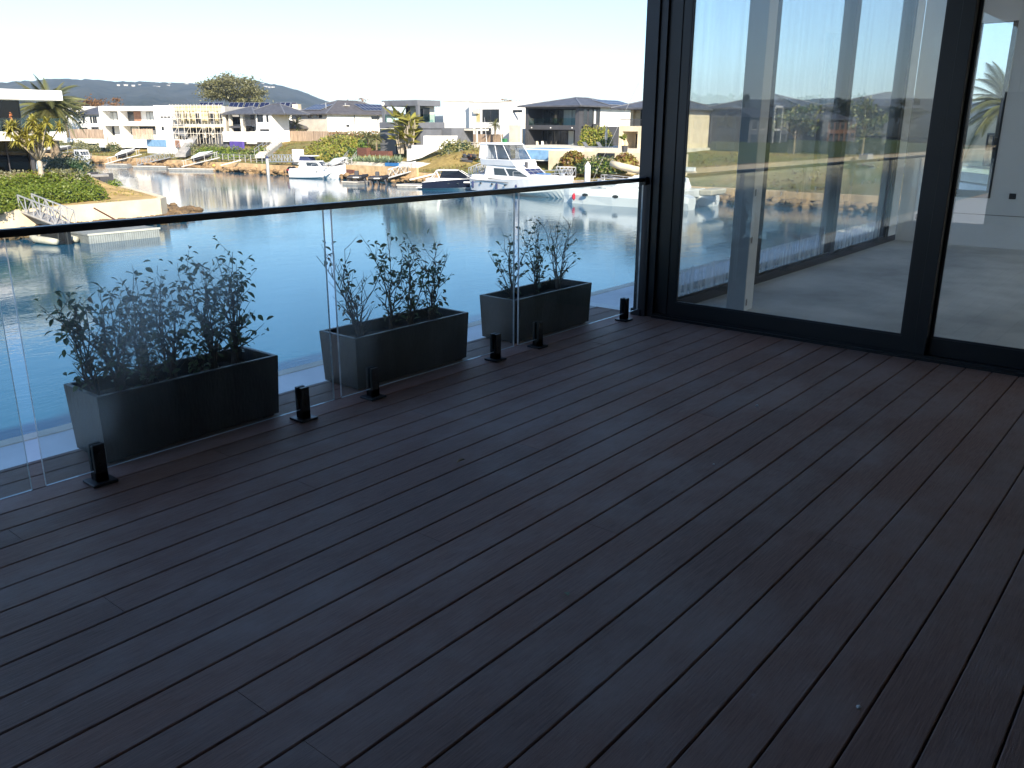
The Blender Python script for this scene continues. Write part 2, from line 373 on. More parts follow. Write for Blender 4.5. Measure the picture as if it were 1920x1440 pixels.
deck = thing('deck', None, None, (0, 0, 0), kind='structure'); tag(deck, 'dark brown composite decking of long grooved boards in the shade')
joints = {20: [0.99, 4.65], 15: [0.99], 10: [0.99, 4.65], 8: [0.985], 12: [1.915], 14: [2.84], 9: [2.365], 17: [1.925], 18: [4.2], 13: [-0.4], 16: [-0.8], 11: [3.76], 19: [2.85], 21: [1.9], 22: [3.3], 23: [0.53], 24: [2.3], 7: [3.3], 6: [-0.9, 3.76], 5: [1.0], 4: [2.8], 3: [0.5], 2: [3.7], 1: [1.45], 0: [2.8], -1: [0.9], -2: [3.2]}
def board(x0, x1, y0, y1):
    b = MB(); g = 0.003; zt = -0.0006*R.random()
    pr = [(y0, -0.023), (y0, zt-g), (y0+g, zt), (y1-g, zt), (y1, zt-g), (y1, -0.023)]
    b.loft([[(x0, y, z) for y, z in pr], [(x1, y, z) for y, z in pr]])
    return b.build('board', M['deck'], deck, world=False)
for k in range(-9, 26):
    y0 = ROW0 + k*PITCHB + 0.0025; y1 = y0 + PITCHB - 0.005
    if k == 25: y1 = EDGE
    xs = [-3.2] + sorted(joints.get(k, [round(0.46*R.randint(-2, 9), 2)])) + [5.66]
    for a, c in zip(xs[:-1], xs[1:]): board(a+0.0008, c-0.0008, y0, y1)
struct('deck_subframe', M['black'], MB().box(-3.2, 5.62, -1.3, 3.72, -0.30, -0.035))
struct('deck_fascia', M['frame2'], MB().box(-3.2, 5.66, EDGE+0.004, EDGE+0.03, -0.32, -0.012))
struct('roof_flashing', M['bluewhite'], MB().box(5.664, 5.80, 3.30, 3.90, -0.30, -0.004).box(5.80, 12.2, 3.40, 3.55, -0.30, -0.02), bev=0.004)

# lower storey, garden terrace and seawall of our own plot
own = thing('own_house', 'dark framed two storey house the deck and glass doors belong to', 'house', (0, 0, 0))
part(own, 'lower_wall', M['pale'], (-9, 13.0, -9, 3.2, -3.0, -0.36))
part(own, 'rear_wall', M['charcoal'], (-9, 5.6, -1.75, -1.45, -0.3, 6.2))
part(own, 'added_end_wall', M['charcoal'], (-3.45, -3.22, -1.44, 2.74, -3.0, 1.9))  # wall added to cut the side light on the left of the deck
for i in range(28): part(own, 'blind_rib', M['pale'], (-3.40, -3.28+0.012*(i % 2), -1.42+i*0.148, -1.42+i*0.148+0.14, 1.905, 3.13))
nx = thing('added_shade_house', 'pale block added next along our own bank to shade the terrace, mostly out of view', 'house', (28, 0, -3))
part(nx, 'wall', M['pale'], (15, 30, -10, 2.2, -3, 5.6), world=True)  # plain block added to keep the sun off the lower terrace
part(own, 'roof', M['soffit'], (-9, 5.56, -1.4, 3.45, 3.14, 3.36), (5.60, 13.0, -6.05, 3.5, 3.31, 3.5), (-9, 5.5, -9, -1.8, 3.3, 6.2))
part(own, 'upper_storey', M['charcoal'], (-8.5, 12.5, -6.0, 2.6, 3.55, 6.4))
struct('lower_terrace', M['terrace'], MB().box(-60, 60, 3.2, 12.75, -3.35, -3.0))
struct('terrace_coping', M['pale'], MB().box(-60, 60, 12.75, 13.0, -5.8, -2.985))
gb = MB(); gb.box(19, 60, 6.0, 11.4, -2.99, -2.9)
tag(gb.build('garden_bed', M['soil']), None, None, kind='structure')
own_land = MB(); own_land.box(-60, 60, -60, 3.15, -3.4, -3.02)
struct('ground', M['sand'], own_land)

# ------------------------------------------------------------------ glass balustrade
GY, GZ0, GZ1 = 3.31, 0.054, 1.012
bal = thing('glass_balustrade', 'frameless glass balustrade with black top rail along the deck edge', 'balustrade', (0, GY, 0))
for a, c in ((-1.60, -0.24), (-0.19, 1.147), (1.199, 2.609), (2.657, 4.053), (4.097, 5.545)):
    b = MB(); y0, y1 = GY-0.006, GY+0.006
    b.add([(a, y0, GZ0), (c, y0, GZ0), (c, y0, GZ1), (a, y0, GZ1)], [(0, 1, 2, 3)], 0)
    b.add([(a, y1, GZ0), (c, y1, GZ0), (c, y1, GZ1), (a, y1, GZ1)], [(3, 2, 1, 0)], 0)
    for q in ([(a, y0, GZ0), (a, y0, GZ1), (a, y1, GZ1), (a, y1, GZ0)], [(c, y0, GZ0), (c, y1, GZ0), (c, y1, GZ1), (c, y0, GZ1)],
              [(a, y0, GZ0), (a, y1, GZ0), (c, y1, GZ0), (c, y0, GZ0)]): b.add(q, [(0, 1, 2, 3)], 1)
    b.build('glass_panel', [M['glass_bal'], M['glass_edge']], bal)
rl = MB(); prf = [(-.021, 1.008), (-.023, 1.012), (-.023, 1.030), (-.018, 1.036), (.018, 1.036), (.023, 1.030), (.023, 1.012), (.021, 1.008)]
rl.loft([[(-1.7, GY+a, z) for a, z in prf], [(5.57, GY+a, z) for a, z in prf]]); rl.build('handrail', M['frame'], bal)
part(bal, 'rail_bracket', M['frame'], (5.535, 5.575, GY-0.03, GY+0.03, 0.985, 1.042), world=True, bev=0.004)
for x in (-1.0, -0.4, 0.0, 0.95, 1.405, 2.417, 2.871, 3.877, 4.305, 5.363):
    sp = MB(); sp.box(x-0.024, x+0.024, GY-0.026, GY-0.0065, 0.013, 0.168); sp.box(x-0.024, x+0.024, GY+0.0065, GY+0.026, 0.013, 0.168); sp.box(x-0.024, x+0.024, GY-0.026, GY+0.026, 0.012, 0.052)
    so = sp.build('spigot', M['frame'], bal, bev=0.002)
    bp = MB(); bp.box(x-0.05, x+0.05, GY-0.05, GY+0.05, 0.0005, 0.012)
    bp.build('base_plate', M['frame2'], so, bev=0.002)
    for q in (0.085, 0.135): MB().tube([(x, GY-0.0275, q), (x, GY-0.031, q)], 0.006, 8).build('clamp_screw', M['frame2'], so)

# ------------------------------------------------------------------ planter boxes and the shrubs in them
def planter(x0, x1, y0, y1, ztop, label):
    t = thing('planter_box', label, 'planter', ((x0+x1)/2, (y0+y1)/2, 0), group='black trough planters along the balustrade')
    e = 0.012; q = 0.022; b = MB()
    def ring(o, z): return [(x0-o, y0-o, z), (x1+o, y0-o, z), (x1+o, y1+o, z), (x0-o, y1+o, z)]
    b.loft([ring(-e, 0.012), ring(0, ztop-0.003), ring(-0.003, ztop), ring(-q+0.003, ztop), ring(-q, ztop-0.003), ring(-q-0.004, ztop-0.10)], caps=False)
    b.build('shell', M['planter'], t)
    s = MB(); n = 14; ym = 5
    for i in range(n+1):
        for j in range(ym+1):
            s.v.append(Vector((x0+q+(x1-x0-2*q)*i/n, y0+q+(y1-y0-2*q)*j/ym, ztop-0.065+R.uniform(-0.012, 0.012))))
    for i in range(n):
        for j in range(ym): s.f.append([i*(ym+1)+j, (i+1)*(ym+1)+j, (i+1)*(ym+1)+j+1, i*(ym+1)+j+1]); s.m.append(0)
    s.build('soil', M['soil'], t, smooth=True)
    for xx in (x0+0.06, x1-0.06):
        for yy in (y0+0.05, y1-0.05): part(t, 'foot', M['black'], (xx-0.03, xx+0.03, yy-0.02, yy+0.02, 0, 0.014), world=True)
    return t
planter(1.497, 2.392, 3.45, 3.755, 0.309, 'nearest black trough planter, full of dense leafy shrubs')
planter(2.885, 3.787, 3.45, 3.755, 0.298, 'middle black trough planter behind the second glass seam')
planter(4.245, 5.135, 3.455, 3.765, 0.300, 'farthest black trough planter, next to the corner post')

LM = [leafmat('shrub_leaf', (0.14, 0.19, 0.105), 0.42, 0.40, 0.3), leafmat('shrub_leaf_light', (0.22, 0.27, 0.15), 0.45, 0.42, 0.3), leafmat('withered_leaf', (0.30, 0.20, 0.11), 0.3, 0.6, 0.2)]
M['twig'] = mat('shrub_twig', (0.13, 0.10, 0.085), 0.8, 0.25, 20)
def leaf_mesh(length, width, fold, mi):
    b = MB(); n = 5; pts = []
    for i in range(n+1):
        t = i/n; ww = width*0.5*math.sin(math.pi*min(1, t*0.96+0.02))**0.85; z = -0.22*length*t*t
        pts.append([(length*t, -ww, z+fold*ww), (length*t, 0, z), (length*t, ww, z+fold*ww)])
    b.loft(pts, close=False, caps=False)
    o = b.build('leaf', LM[mi], None, smooth=True); me = o.data; bpy.data.objects.remove(o); return me
LEAF = [leaf_mesh(0.046, 0.024, 0.5, 0), leaf_mesh(0.038, 0.021, 0.6, 0), leaf_mesh(0.052, 0.026, 0.4, 0), leaf_mesh(0.040, 0.020, 0.7, 1), leaf_mesh(0.030, 0.015, 0.5, 1), leaf_mesh(0.045, 0.022, 0.9, 2)]
def shrub(x, y, z0, ht, spread, nleaf, label, seed, bare=0.0, stems=5, lean=(0, 0), dead=0.03):
    r = random.Random(seed)
    t = thing('potted_shrub', label, 'shrub', (x, y, z0), group='shrubs in the trough planters')
    tw = MB(); spots = []; stuff = []
    for s in range(stems):
        az = 2*math.pi*(s+r.random()*0.8)/stems; tilt = r.uniform(0.15, 1.0)*spread
        top = Vector((math.cos(az)*tilt*1.15+lean[0], math.sin(az)*tilt*0.45+lean[1], ht*r.uniform(0.68, 1.0)))
        if s == 0: top = Vector((lean[0], lean[1], ht))
        b0 = Vector((r.uniform(-.015, .015), r.uniform(-.015, .015), -0.03)); n = 7; pts = []
        for i in range(n+1):
            q = i/n; p = b0.lerp(top, q); p.x -= math.cos(az)*tilt*0.28*math.sin(math.pi*q); p += Vector((r.gauss(0, .006), r.gauss(0, .006), 0)); pts.append(p)
        rs = [0.0055*(1-0.78*i/n) for i in range(n+1)]
        tw.tube(pts, rs, 5)
        isbare = r.random() < bare
        for i in range(2, n+1):
            for rep in range(2):
                if r.random() < 0.8:
                    p0 = pts[i].lerp(pts[i-1], r.random()); d = Vector((r.gauss(0, 1), r.gauss(0, 0.7), r.uniform(0.3, 1.3))).normalized()
                    L0 = r.uniform(0.05, 0.16)*(1.25-0.6*i/n)*(ht/0.55)
                    p1 = p0+d*L0*0.5+Vector((0, 0, 0.01)); p2 = p0+d*L0+Vector((r.gauss(0, .01), r.gauss(0, .01), 0.03))
                    tw.tube([p0, p1, p2], [rs[i]*0.6+.0008, rs[i]*0.45+.0006, 0.0008], 4)
                    if not isbare: spots += [(p0.lerp(p1, r.random()), d), (p1, d), (p1.lerp(p2, 0.5), d), (p2, d), (p2, d)]
                    elif r.random() < 0.2: spots.append((p2, d))
        if not isbare: spots += [(pts[-1], Vector((0, 0, 1)))]*3
    tw.build('stem', M['twig'], t, world=False)
    r.shuffle(spots); k = 0
    while spots and k < nleaf:
        p, d = spots[k % len(spots)]
        q = p + Vector((r.gauss(0, .014), r.gauss(0, .014), r.gauss(0, .012)))
        me = LEAF[5] if r.random() < dead else LEAF[r.choice((0, 0, 1, 2, 2, 3, 4))]
        o = bpy.data.objects.new('leaf', me); COL.objects.link(o); o.parent = t; o.location = q
        azl = math.atan2(d.y, d.x)+r.gauss(0, 1.0)
        o.rotation_euler = (r.gauss(0, 0.6), r.uniform(-0.9, 0.9), azl); sc_ = r.uniform(0.58, 0.95); o.scale = (sc_, sc_, sc_)
        k += 1
    return t
shrub(1.68, 3.60, 0.25, 0.46, 0.20, 210, 'shrub with drooping lower leaves at the left end of the nearest planter', 11, 0.0, 9, (-0.04, 0))
shrub(1.93, 3.62, 0.25, 0.50, 0.17, 240, 'bushy shrub second from the left in the nearest planter', 12, 0.05, 9)
shrub(2.12, 3.58, 0.25, 0.51, 0.16, 250, 'thick shrub with pale upper leaves right of centre in the nearest planter', 13, 0.05, 9, (0.02, 0))
shrub(2.26, 3.62, 0.25, 0.56, 0.15, 280, 'tall shrub with one high sprig at the right end of the nearest planter', 14, 0.0, 8, (0.04, 0))
shrub(1.58, 3.61, 0.25, 0.44, 0.13, 190, 'shrub leaning out over the left edge of the nearest planter', 17, 0.0, 7, (-0.05, 0))
shrub(1.81, 3.63, 0.25, 0.50, 0.13, 180, 'upright shrub with a tall bare sprig in the left half of the nearest planter', 18, 0.1, 7)
shrub(1.80, 3.55, 0.25, 0.16, 0.10, 60, 'low round-leaved seedling at the front left of the nearest planter', 15, 0.0, 4)
shrub(2.02, 3.55, 0.25, 0.14, 0.10, 50, 'low round-leaved seedling at the front middle of the nearest planter', 16, 0.0, 4)
shrub(3.06, 3.60, 0.24, 0.52, 0.26, 60, 'almost bare twiggy shrub at the left end of the middle planter', 21, 0.75, 8, (-0.10, 0), 0.2)
shrub(3.30, 3.62, 0.24, 0.54, 0.18, 160, 'forked leafy shrub in the centre of the middle planter', 22, 0.1, 5, (0.0, 0), 0.1)
shrub(3.44, 3.60, 0.24, 0.47, 0.16, 125, 'leafy shrub with a few withered leaves right of centre in the middle planter', 23, 0.2, 5, (0.05, 0), 0.1)
shrub(3.62, 3.61, 0.24, 0.47, 0.19, 125, 'shrub with spreading twigs at the right end of the middle planter', 24, 0.3, 6, (0.06, 0), 0.08)
shrub(4.42, 3.62, 0.24, 0.46, 0.21, 95, 'thin multi-stemmed shrub at the left end of the farthest planter', 31, 0.35, 6, (-0.04, 0), 0.08)
shrub(4.69, 3.62, 0.24, 0.49, 0.16, 135, 'leafiest shrub, in the middle of the farthest planter', 32, 0.1, 5, (0, 0), 0.05)
shrub(4.95, 3.63, 0.24, 0.56, 0.19, 40, 'bare-branched shrub at the right end of the farthest planter', 33, 0.7, 7, (0.02, 0), 0.1)

# ------------------------------------------------------------------ sliding door wall
X0, X1 = 5.605, 5.735
door = thing('sliding_door', 'tall black framed glass sliding door at the end of the deck', 'door', (X0, 1.2, 0))
part(door, 'corner_post', M['frame2'], (5.58, 5.76, 3.262, 3.365, -0.02, 3.3), (5.60, 5.76, 3.205, 3.255, -0.02, 3.3), (5.612, 5.745, 3.2505, 3.2665, -0.02, 3.3), world=True)
part(door, 'post_foot', M['frame2'], (5.572, 5.78, 3.30, 3.385, -0.004, 0.052), world=True, bev=0.003)
part(door, 'jamb', M['frame'], (5.625, X1, 3.10, 3.2045, 0.03, 3.02), world=True, bev=0.004)
part(door, 'track', M['frame'], (5.58, 5.76, -1.4, 3.2045, -0.02, 0.018), (5.60, 5.604, -1.4, 3.2, 0.018, 0.032), world=True)
part(door, 'head', M['frame'], (5.60, X1, -1.4, 3.2045, 3.02, 3.3), world=True)
def leafdoor(y0, y1, xf, handle=None):
    s = MB(); xb = xf+0.045; z0, z1 = 0.02, 3.02; st = 0.075
    s.box(xf, xb, y0, y0+st, z0, z1); s.box(xf, xb, y1-st, y1, z0, z1); s.box(xf, xb, y0+st, y1-st, z0, 0.128); s.box(xf, xb, y0+st, y1-st, 2.94, z1)
    o = s.build('door_leaf', M['frame'], door)
    bd = MB(); c = 0.012
    for q in ((xf+0.004, xf+0.016, y0+st, y1-st, 0.128, 0.128+c), (xf+0.004, xf+0.016, y0+st, y0+st+c, 0.14, 2.94), (xf+0.004, xf+0.016, y1-st-c, y1-st, 0.14, 2.94)): bd.box(*q)
    bd.build('glazing_bead', M['frame2'], o)
    g = MB(); xg = xf+0.022
    g.box(xg-0.003, xg+0.003, y0+st-0.004, y1-st+0.004, 0.124, 2.946)
    g.build('glass_pane', M['glass_door'], o)
    return o
leafdoor(1.338, 3.112, 5.632)
leafdoor(-1.05, 1.330, 5.684)
part(door, 'meeting_stile', M['frame'], (5.622, 5.70, 1.265, 1.337, 0.022, 3.015), world=True, bev=0.003)

# ------------------------------------------------------------------ the bare room behind the glass
struct('interior_floor', M['concrete'], MB().box(5.765, 11.5, -6, 3.13, -0.3, 0.03))
struct('interior_ceiling', M['plaster'], MB().box(5.765, 11.5, -6, 3.13, 3.2, 3.3))
wl = MB()
WX = 11.5; wy0, wy1, wz0, wz1 = 2.13, 2.515, 0.60, 2.548
wl.box(WX, WX+0.16, wy1, 3.13, 0.0, 3.2).box(WX, WX+0.16, -6, wy0, 0.0, 3.2).box(WX, WX+0.16, wy0, wy1, 0, wz0).box(WX, WX+0.16, wy0, wy1, wz1, 3.2)
struct('interior_wall', M['plaster'], wl)
struct('interior_side_wall', M['plaster'], MB().box(5.765, 6.1, -6.2, -6.0, 0.0, 3.2).box(11.2, 11.5, -6.2, -6.0, 0.0, 3.2).box(6.1, 11.2, -6.2, -6.0, 3.0, 3.2))  # wide opening added in this unseen wall so sun brightens the room
struct('chased_groove', M['steelpaint'], MB().box(WX-0.004, WX-0.001, -0.5, 2.5, 0.404, 0.412))
iw = thing('slot_window', 'narrow tall window in the far white wall of the room', 'window', (WX, 2.3, 0.6))
fr = MB(); fr.box(WX-0.01, WX+0.1, wy0+0.001, wy0+0.05, wz0+0.085, wz1-0.001).box(WX-0.01, WX+0.1, wy1-0.012, wy1-0.001, wz0+0.085, wz1-0.001).box(WX-0.012, WX+0.1, wy0+0.001, wy1-0.001, wz0+0.001, wz0+0.085)
fr.build('window_frame', M['frame'], iw)
part(iw, 'glass_pane', M['glass_clear'], (WX+0.05, WX+0.056, wy0+0.05, wy1-0.012, wz0+0.085, wz1-0.001), world=True)
ww = thing('window_wall', 'black framed window wall of the bare room looking over the canal', 'window', (8.5, 3.2, 0))
sl = MB(); sl.box(5.765, 11.5, 3.135, 3.27, -0.1, 0.10).box(5.765, 11.5, 3.150, 3.16, 0.10, 0.118); sl.build('sill', M['frame'], ww)
part(ww, 'head', M['frame'], (5.765, 11.5, 3.135, 3.27, 3.1, 3.3), world=True)
mx_ = [5.765, 7.25, 9.18, 11.08]
for x in mx_: part(ww, 'mullion', M['frame'], (x, x+(0.115 if x > 6 else 0.05), 3.137, 3.268, 0.10, 3.1), world=True)
part(ww, 'end_panel', M['plaster'], (11.20, 11.5, 3.134, 3.27, 0.1, 3.1), world=True)
for a, c in ((5.815, 7.25), (7.365, 9.18), (9.295, 11.08)):
    o = part(ww, 'glass_pane', M['glass_in'], (a, c, 3.205, 3.209, 0.10, 3.1), world=True)
    k = MB()
    for q in (0.28, 0.5, 0.76):
        xx = a+(c-a)*q; zz = 0.80; s = 0.022
        k.beam((xx-s, 3.2035, zz-s), (xx+s, 3.2035, zz+s), 0.006, 0.001, up=(0, 1, 0)); k.beam((xx-s, 3.2033, zz+s), (xx+s, 3.2033, zz-s), 0.006, 0.001, up=(0, 1, 0))
    k.build('pen_cross', M['plaster'], o)
pl = thing('post', 'slim unpainted white post standing just inside the glass door', 'post', (6.2, 2.77, 0.03))
part(pl, 'shaft', M['plaster'], (6.12, 6.27, 2.70, 2.85, 0.03, 3.2), world=True, bev=0.004)
for z in (0.07, 0.55, 0.9): part(pl, 'dent', M['steelpaint'], (6.14, 6.16, 2.697, 2.6995, z, z+0.05), world=True)
for y, z, lb in ((2.90, 0.335, 'dark wall socket by the corner near the window wall'), (1.912, 0.636, 'dark wall socket right of the slot window')):
    o = thing('wall_socket', lb, 'socket', (WX, y, z), group='sockets on the far white wall')
    part(o, 'plate', M['plaster'], (WX-0.012, WX-0.0015, y-0.06, y+0.06, z-0.04, z+0.04), world=True)
    part(o, 'recess', M['black'], (WX-0.014, WX-0.0125, y-0.052, y+0.02, z-0.033, z+0.033), world=True)

# ------------------------------------------------------------------ scraps lying on the deck
def scrap(name, u, v, me_i, s, rz, label, cat='leaf'):
    p = pz(u, v, 0.012); o = bpy.data.objects.new(name, LEAF[me_i]); COL.objects.link(o)
    o.location = p; o.rotation_euler = (0.12, 0.05, rz); o.scale = (s, s, s); tag(o, label, cat, 'scraps on the deck boards')
scrap('fallen_leaf', 1065, 1117, 4, 1.25, 0.9, 'small green curled leaf lying in the middle of the deck')
scrap('fallen_leaf', 872, 862, 5, 0.9, 2.6, 'pale dry leaf lying by a joint near the middle planter')
def chip(u, v, s, lb):
    p = pz(u, v, s*0.4); b = MB(); r = random.Random(int(u))
    rings = [[(p.x+math.cos(a)*s*q*r.uniform(.7, 1.1), p.y+math.sin(a)*s*q*r.uniform(.5, .8), p.z+z*s) for a in [i*math.pi/3 for i in range(6)]] for q, z in ((0.7, -0.38), (1, 0), (0.55, 0.35))]
    b.loft(rings); tag(b.build('stone_chip', M['terrace']), lb, 'stone', 'scraps on the deck boards')
chip(1420, 760, 0.012, 'grey stone chip on the boards in front of the door stile')
chip(1338, 870, 0.007, 'tiny white stone chip at a groove right of the deck centre')
chip(1610, 1325, 0.009, 'white crumb of plaster at the lower right of the deck')
# ================================================================== water, land, hills
WZ = -5.1
def water_material():
    m, t, b = _nodes('canal_water'); N = t.nodes; L = t.links
    b.inputs['Base Color'].default_value = (0.016, 0.088, 0.155, 1); b.inputs['Roughness'].default_value = 0.05
    b.inputs['IOR'].default_value = 1.33; b.inputs['Specular IOR Level'].default_value = 0.5
    g = N.new('ShaderNodeNewGeometry')
    def ns(scale, sx, rot, det=3):
        mp = N.new('ShaderNodeMapping'); mp.inputs['Scale'].default_value = sx; mp.inputs['Rotation'].default_value = (0, 0, rot)
        L.new(g.outputs['Position'], mp.inputs[0]); n = N.new('ShaderNodeTexNoise'); n.inputs['Scale'].default_value = scale; n.inputs['Detail'].default_value = det
        L.new(mp.outputs[0], n.inputs['Vector']); return n.outputs['Fac']
    a = N.new('ShaderNodeMath'); a.operation = 'MULTIPLY_ADD'; a.inputs[1].default_value = 0.55
    patch = ns(0.05, (1, 1, 1), 0, 3)                                   # breeze patches
    pr = N.new('ShaderNodeMapRange'); pr.inputs['From Min'].default_value = 0.38; pr.inputs['From Max'].default_value = 0.66; pr.inputs['To Min'].default_value = 0.25; pr.inputs['To Max'].default_value = 1.0
    L.new(patch, pr.inputs['Value'])
    L.new(ns(2.6, (1.0, 2.4, 1), 0.9), a.inputs[0]); L.new(ns(0.7, (1, 2.0, 1), 0.75), a.inputs[2])
    bp = N.new('ShaderNodeBump'); bp.inputs['Distance'].default_value = 0.05
    st = N.new('ShaderNodeMath'); st.operation = 'MULTIPLY'; st.inputs[1].default_value = 0.30
    L.new(pr.outputs[0], st.inputs[0]); L.new(st.outputs[0], bp.inputs['Strength'])
    L.new(a.outputs[0], bp.inputs['Height']); L.new(bp.outputs[0], b.inputs['Normal'])
    return m
M['water'] = water_material()
struct('water', M['water'], MB().add([(-900, -500, WZ), (140, -500, WZ), (140, 700, WZ), (-900, 700, WZ)], [(0, 1, 2, 3)]))
struct('canal_bed', M['soil'], MB().add([(-3500, -3500, WZ-2.5), (3500, -3500, WZ-2.5), (3500, 3500, WZ-2.5), (-3500, 3500, WZ-2.5)], [(0, 1, 2, 3)]))

def sstep(a, b, x):
    t = max(0.0, min(1.0, (x-a)/(b-a))); return t*t*(3-2*t)
def hsh(i, j, s=0):
    n = (i*374761393+j*668265263+s*1442695041) & 0xffffffff; n = ((n ^ (n >> 13))*1274126177) & 0xffffffff
    return ((n ^ (n >> 16)) & 0xffff)/65535.0
def vnoise(x, y, s=0):
    i, j = math.floor(x), math.floor(y); fx, fy = x-i, y-j; fx = fx*fx*(3-2*fx); fy = fy*fy*(3-2*fy)
    return (hsh(i, j, s)*(1-fx)+hsh(i+1, j, s)*fx)*(1-fy)+(hsh(i, j+1, s)*(1-fx)+hsh(i+1, j+1, s)*fx)*fy
def fbm(x, y, s=0, o=4):
    v = 0; a = 0.5
    for k in range(o): v += a*vnoise(x, y, s+k); x *= 2.03; y *= 2.03; a *= 0.5
    return v
def grass_mat(name, dry, grn, bias, sc_=(0.13, 2.2)):
    m, t, b = _nodes(name); N = t.nodes; L = t.links; b.inputs['Roughness'].default_value = 0.95; b.inputs['Specular IOR Level'].default_value = 0.1
    g = N.new('ShaderNodeNewGeometry')
    def ns(s, d=6):
        n = N.new('ShaderNodeTexNoise'); n.inputs['Scale'].default_value = s; n.inputs['Detail'].default_value = d; n.inputs['Roughness'].default_value = 0.65
        L.new(g.outputs['Position'], n.inputs['Vector']); return n.outputs['Fac']
    r = N.new('ShaderNodeValToRGB'); r.color_ramp.elements[0].position = bias-0.1; r.color_ramp.elements[1].position = bias+0.12
    r.color_ramp.elements[0].color = (*dry, 1); r.color_ramp.elements[1].color = (*grn, 1); L.new(ns(sc_[0]), r.inputs[0])
    r2 = N.new('ShaderNodeValToRGB'); r2.color_ramp.elements[0].color = (0.55, 0.55, 0.55, 1); r2.color_ramp.elements[1].color = (1.3, 1.3, 1.3, 1)
    r2.color_ramp.elements[0].position = 0.3; r2.color_ramp.elements[1].position = 0.7; L.new(ns(sc_[1], 8), r2.inputs[0])
    x = N.new('ShaderNodeMix'); x.data_type = 'RGBA'; x.blend_type = 'MULTIPLY'; x.inputs[0].default_value = 1
    L.new(r.outputs[0], x.inputs[6]); L.new(r2.outputs[0], x.inputs[7]); L.new(x.outputs[2], b.inputs['Base Color'])
    bp = N.new('ShaderNodeBump'); bp.inputs['Strength'].default_value = 0.6; bp.inputs['Distance'].default_value = 0.1; L.new(ns(6), bp.inputs['Height']); L.new(bp.outputs[0], b.inputs['Normal'])
    return m
M['bank'] = grass_mat('bank_grass', (0.31, 0.225, 0.08), (0.15, 0.165, 0.05), 0.50)
M['lawn'] = grass_mat('green_lawn', (0.13, 0.16, 0.04), (0.08, 0.12, 0.025), 0.45)
M['hill'] = grass_mat('bush_covered_hill', (0.055, 0.060, 0.045), (0.016, 0.027, 0.020), 0.5, (0.012, 0.06))

# ---- far bank: seawall at x = 73, slope up to the houses
mound = px(872, 292, 84); mound2 = px(930, 290, 88)
def zfar(x, y):
    z0 = -3.85
    L0 = 22+18*sstep(110, 150, y)
    z = z0 + (2.45+0.3*sstep(110, 150, y))*sstep(73.5, 73.5+L0, x)
    z += 1.0*math.exp(-((x-83)**2/30+(y-mound.y)**2/16)) + 0.5*math.exp(-((x-88)**2/20+(y-mound2.y)**2/14))
    z += 0.35*(fbm(x*0.25, y*0.25, 3)-0.5)*sstep(74, 80, x)
    return z + 0.7*sstep(150, 400, x)
def grid_struct(name, m_, xs, ys, fz, kind='structure'):
    b = MB(); n = len(ys)
    for x in xs:
        for y in ys: b.v.append(Vector((x, y, fz(x, y))))
    for i in range(len(xs)-1):
        for j in range(n-1): b.f.append([i*n+j, (i+1)*n+j, (i+1)*n+j+1, i*n+j+1]); b.m.append(0)
    return tag(b.build(name, m_, None, smooth=True), kind=kind)
xs = [73.3+0.9*i for i in range(36)]+[106+6*i for i in range(10)]+[180, 240, 320, 450]
ys = [-250, -150, -80, -30]+[1.5*i for i in range(0, 146)]+[230, 260, 320, 420, 600]
grid_struct('far_bank', M['bank'], xs, ys, zfar)
fw = thing('far_seawall', 'orange sandstone seawall with a dark rocky foot along the far bank', 'wall', (73, 80, WZ))
b = MB(); y = -20.0
while y < 215:
    L0 = R.uniform(2.2, 3.4); b.box(72.95, 73.6, y, y+L0-0.02, -4.55, -3.86+R.uniform(-.03, .03)); y += L0
b.build('stone_course', M['stonecap'], fw, bev=0.03)
def rocks(mb, p0, p1, n, s0, s1, wob, rnd, up=0.25):
    p0 = Vector(p0); p1 = Vector(p1)
    for i in range(n):
        c = p0.lerp(p1, rnd.random())+Vector((rnd.gauss(0, wob), rnd.gauss(0, wob), rnd.uniform(-0.1, up)))
        s = rnd.uniform(s0, s1); k = len(mb.v)
        vs_ = []
        for zz, q in ((-0.5, 0.7), (0.05, 1.0), (0.5, 0.55)):
            for a in range(6): vs_.append(c+Vector((math.cos(a*1.047+i)*s*q*rnd.uniform(.7, 1.2), math.sin(a*1.047+i)*s*q*rnd.uniform(.7, 1.2), zz*s*rnd.uniform(.7, 1.1))))
        mb.add(vs_, [(0, 1, 7, 6), (1, 2, 8, 7), (2, 3, 9, 8), (3, 4, 10, 9), (4, 5, 11, 10), (5, 0, 6, 11), (6, 7, 13, 12), (7, 8, 14, 13), (8, 9, 15, 14), (9, 10, 16, 15), (10, 11, 17, 16), (11, 6, 12, 17), (12, 13, 14, 15, 16, 17)])
rb = MB(); rr_ = random.Random(5)
rocks(rb, (72.3, 20, -4.95), (72.3, 160, -4.95), 1500, 0.2, 0.55, 0.35, rr_, 0.45)
rb.build('rock_foot', M['rock'], fw, kind='stuff')

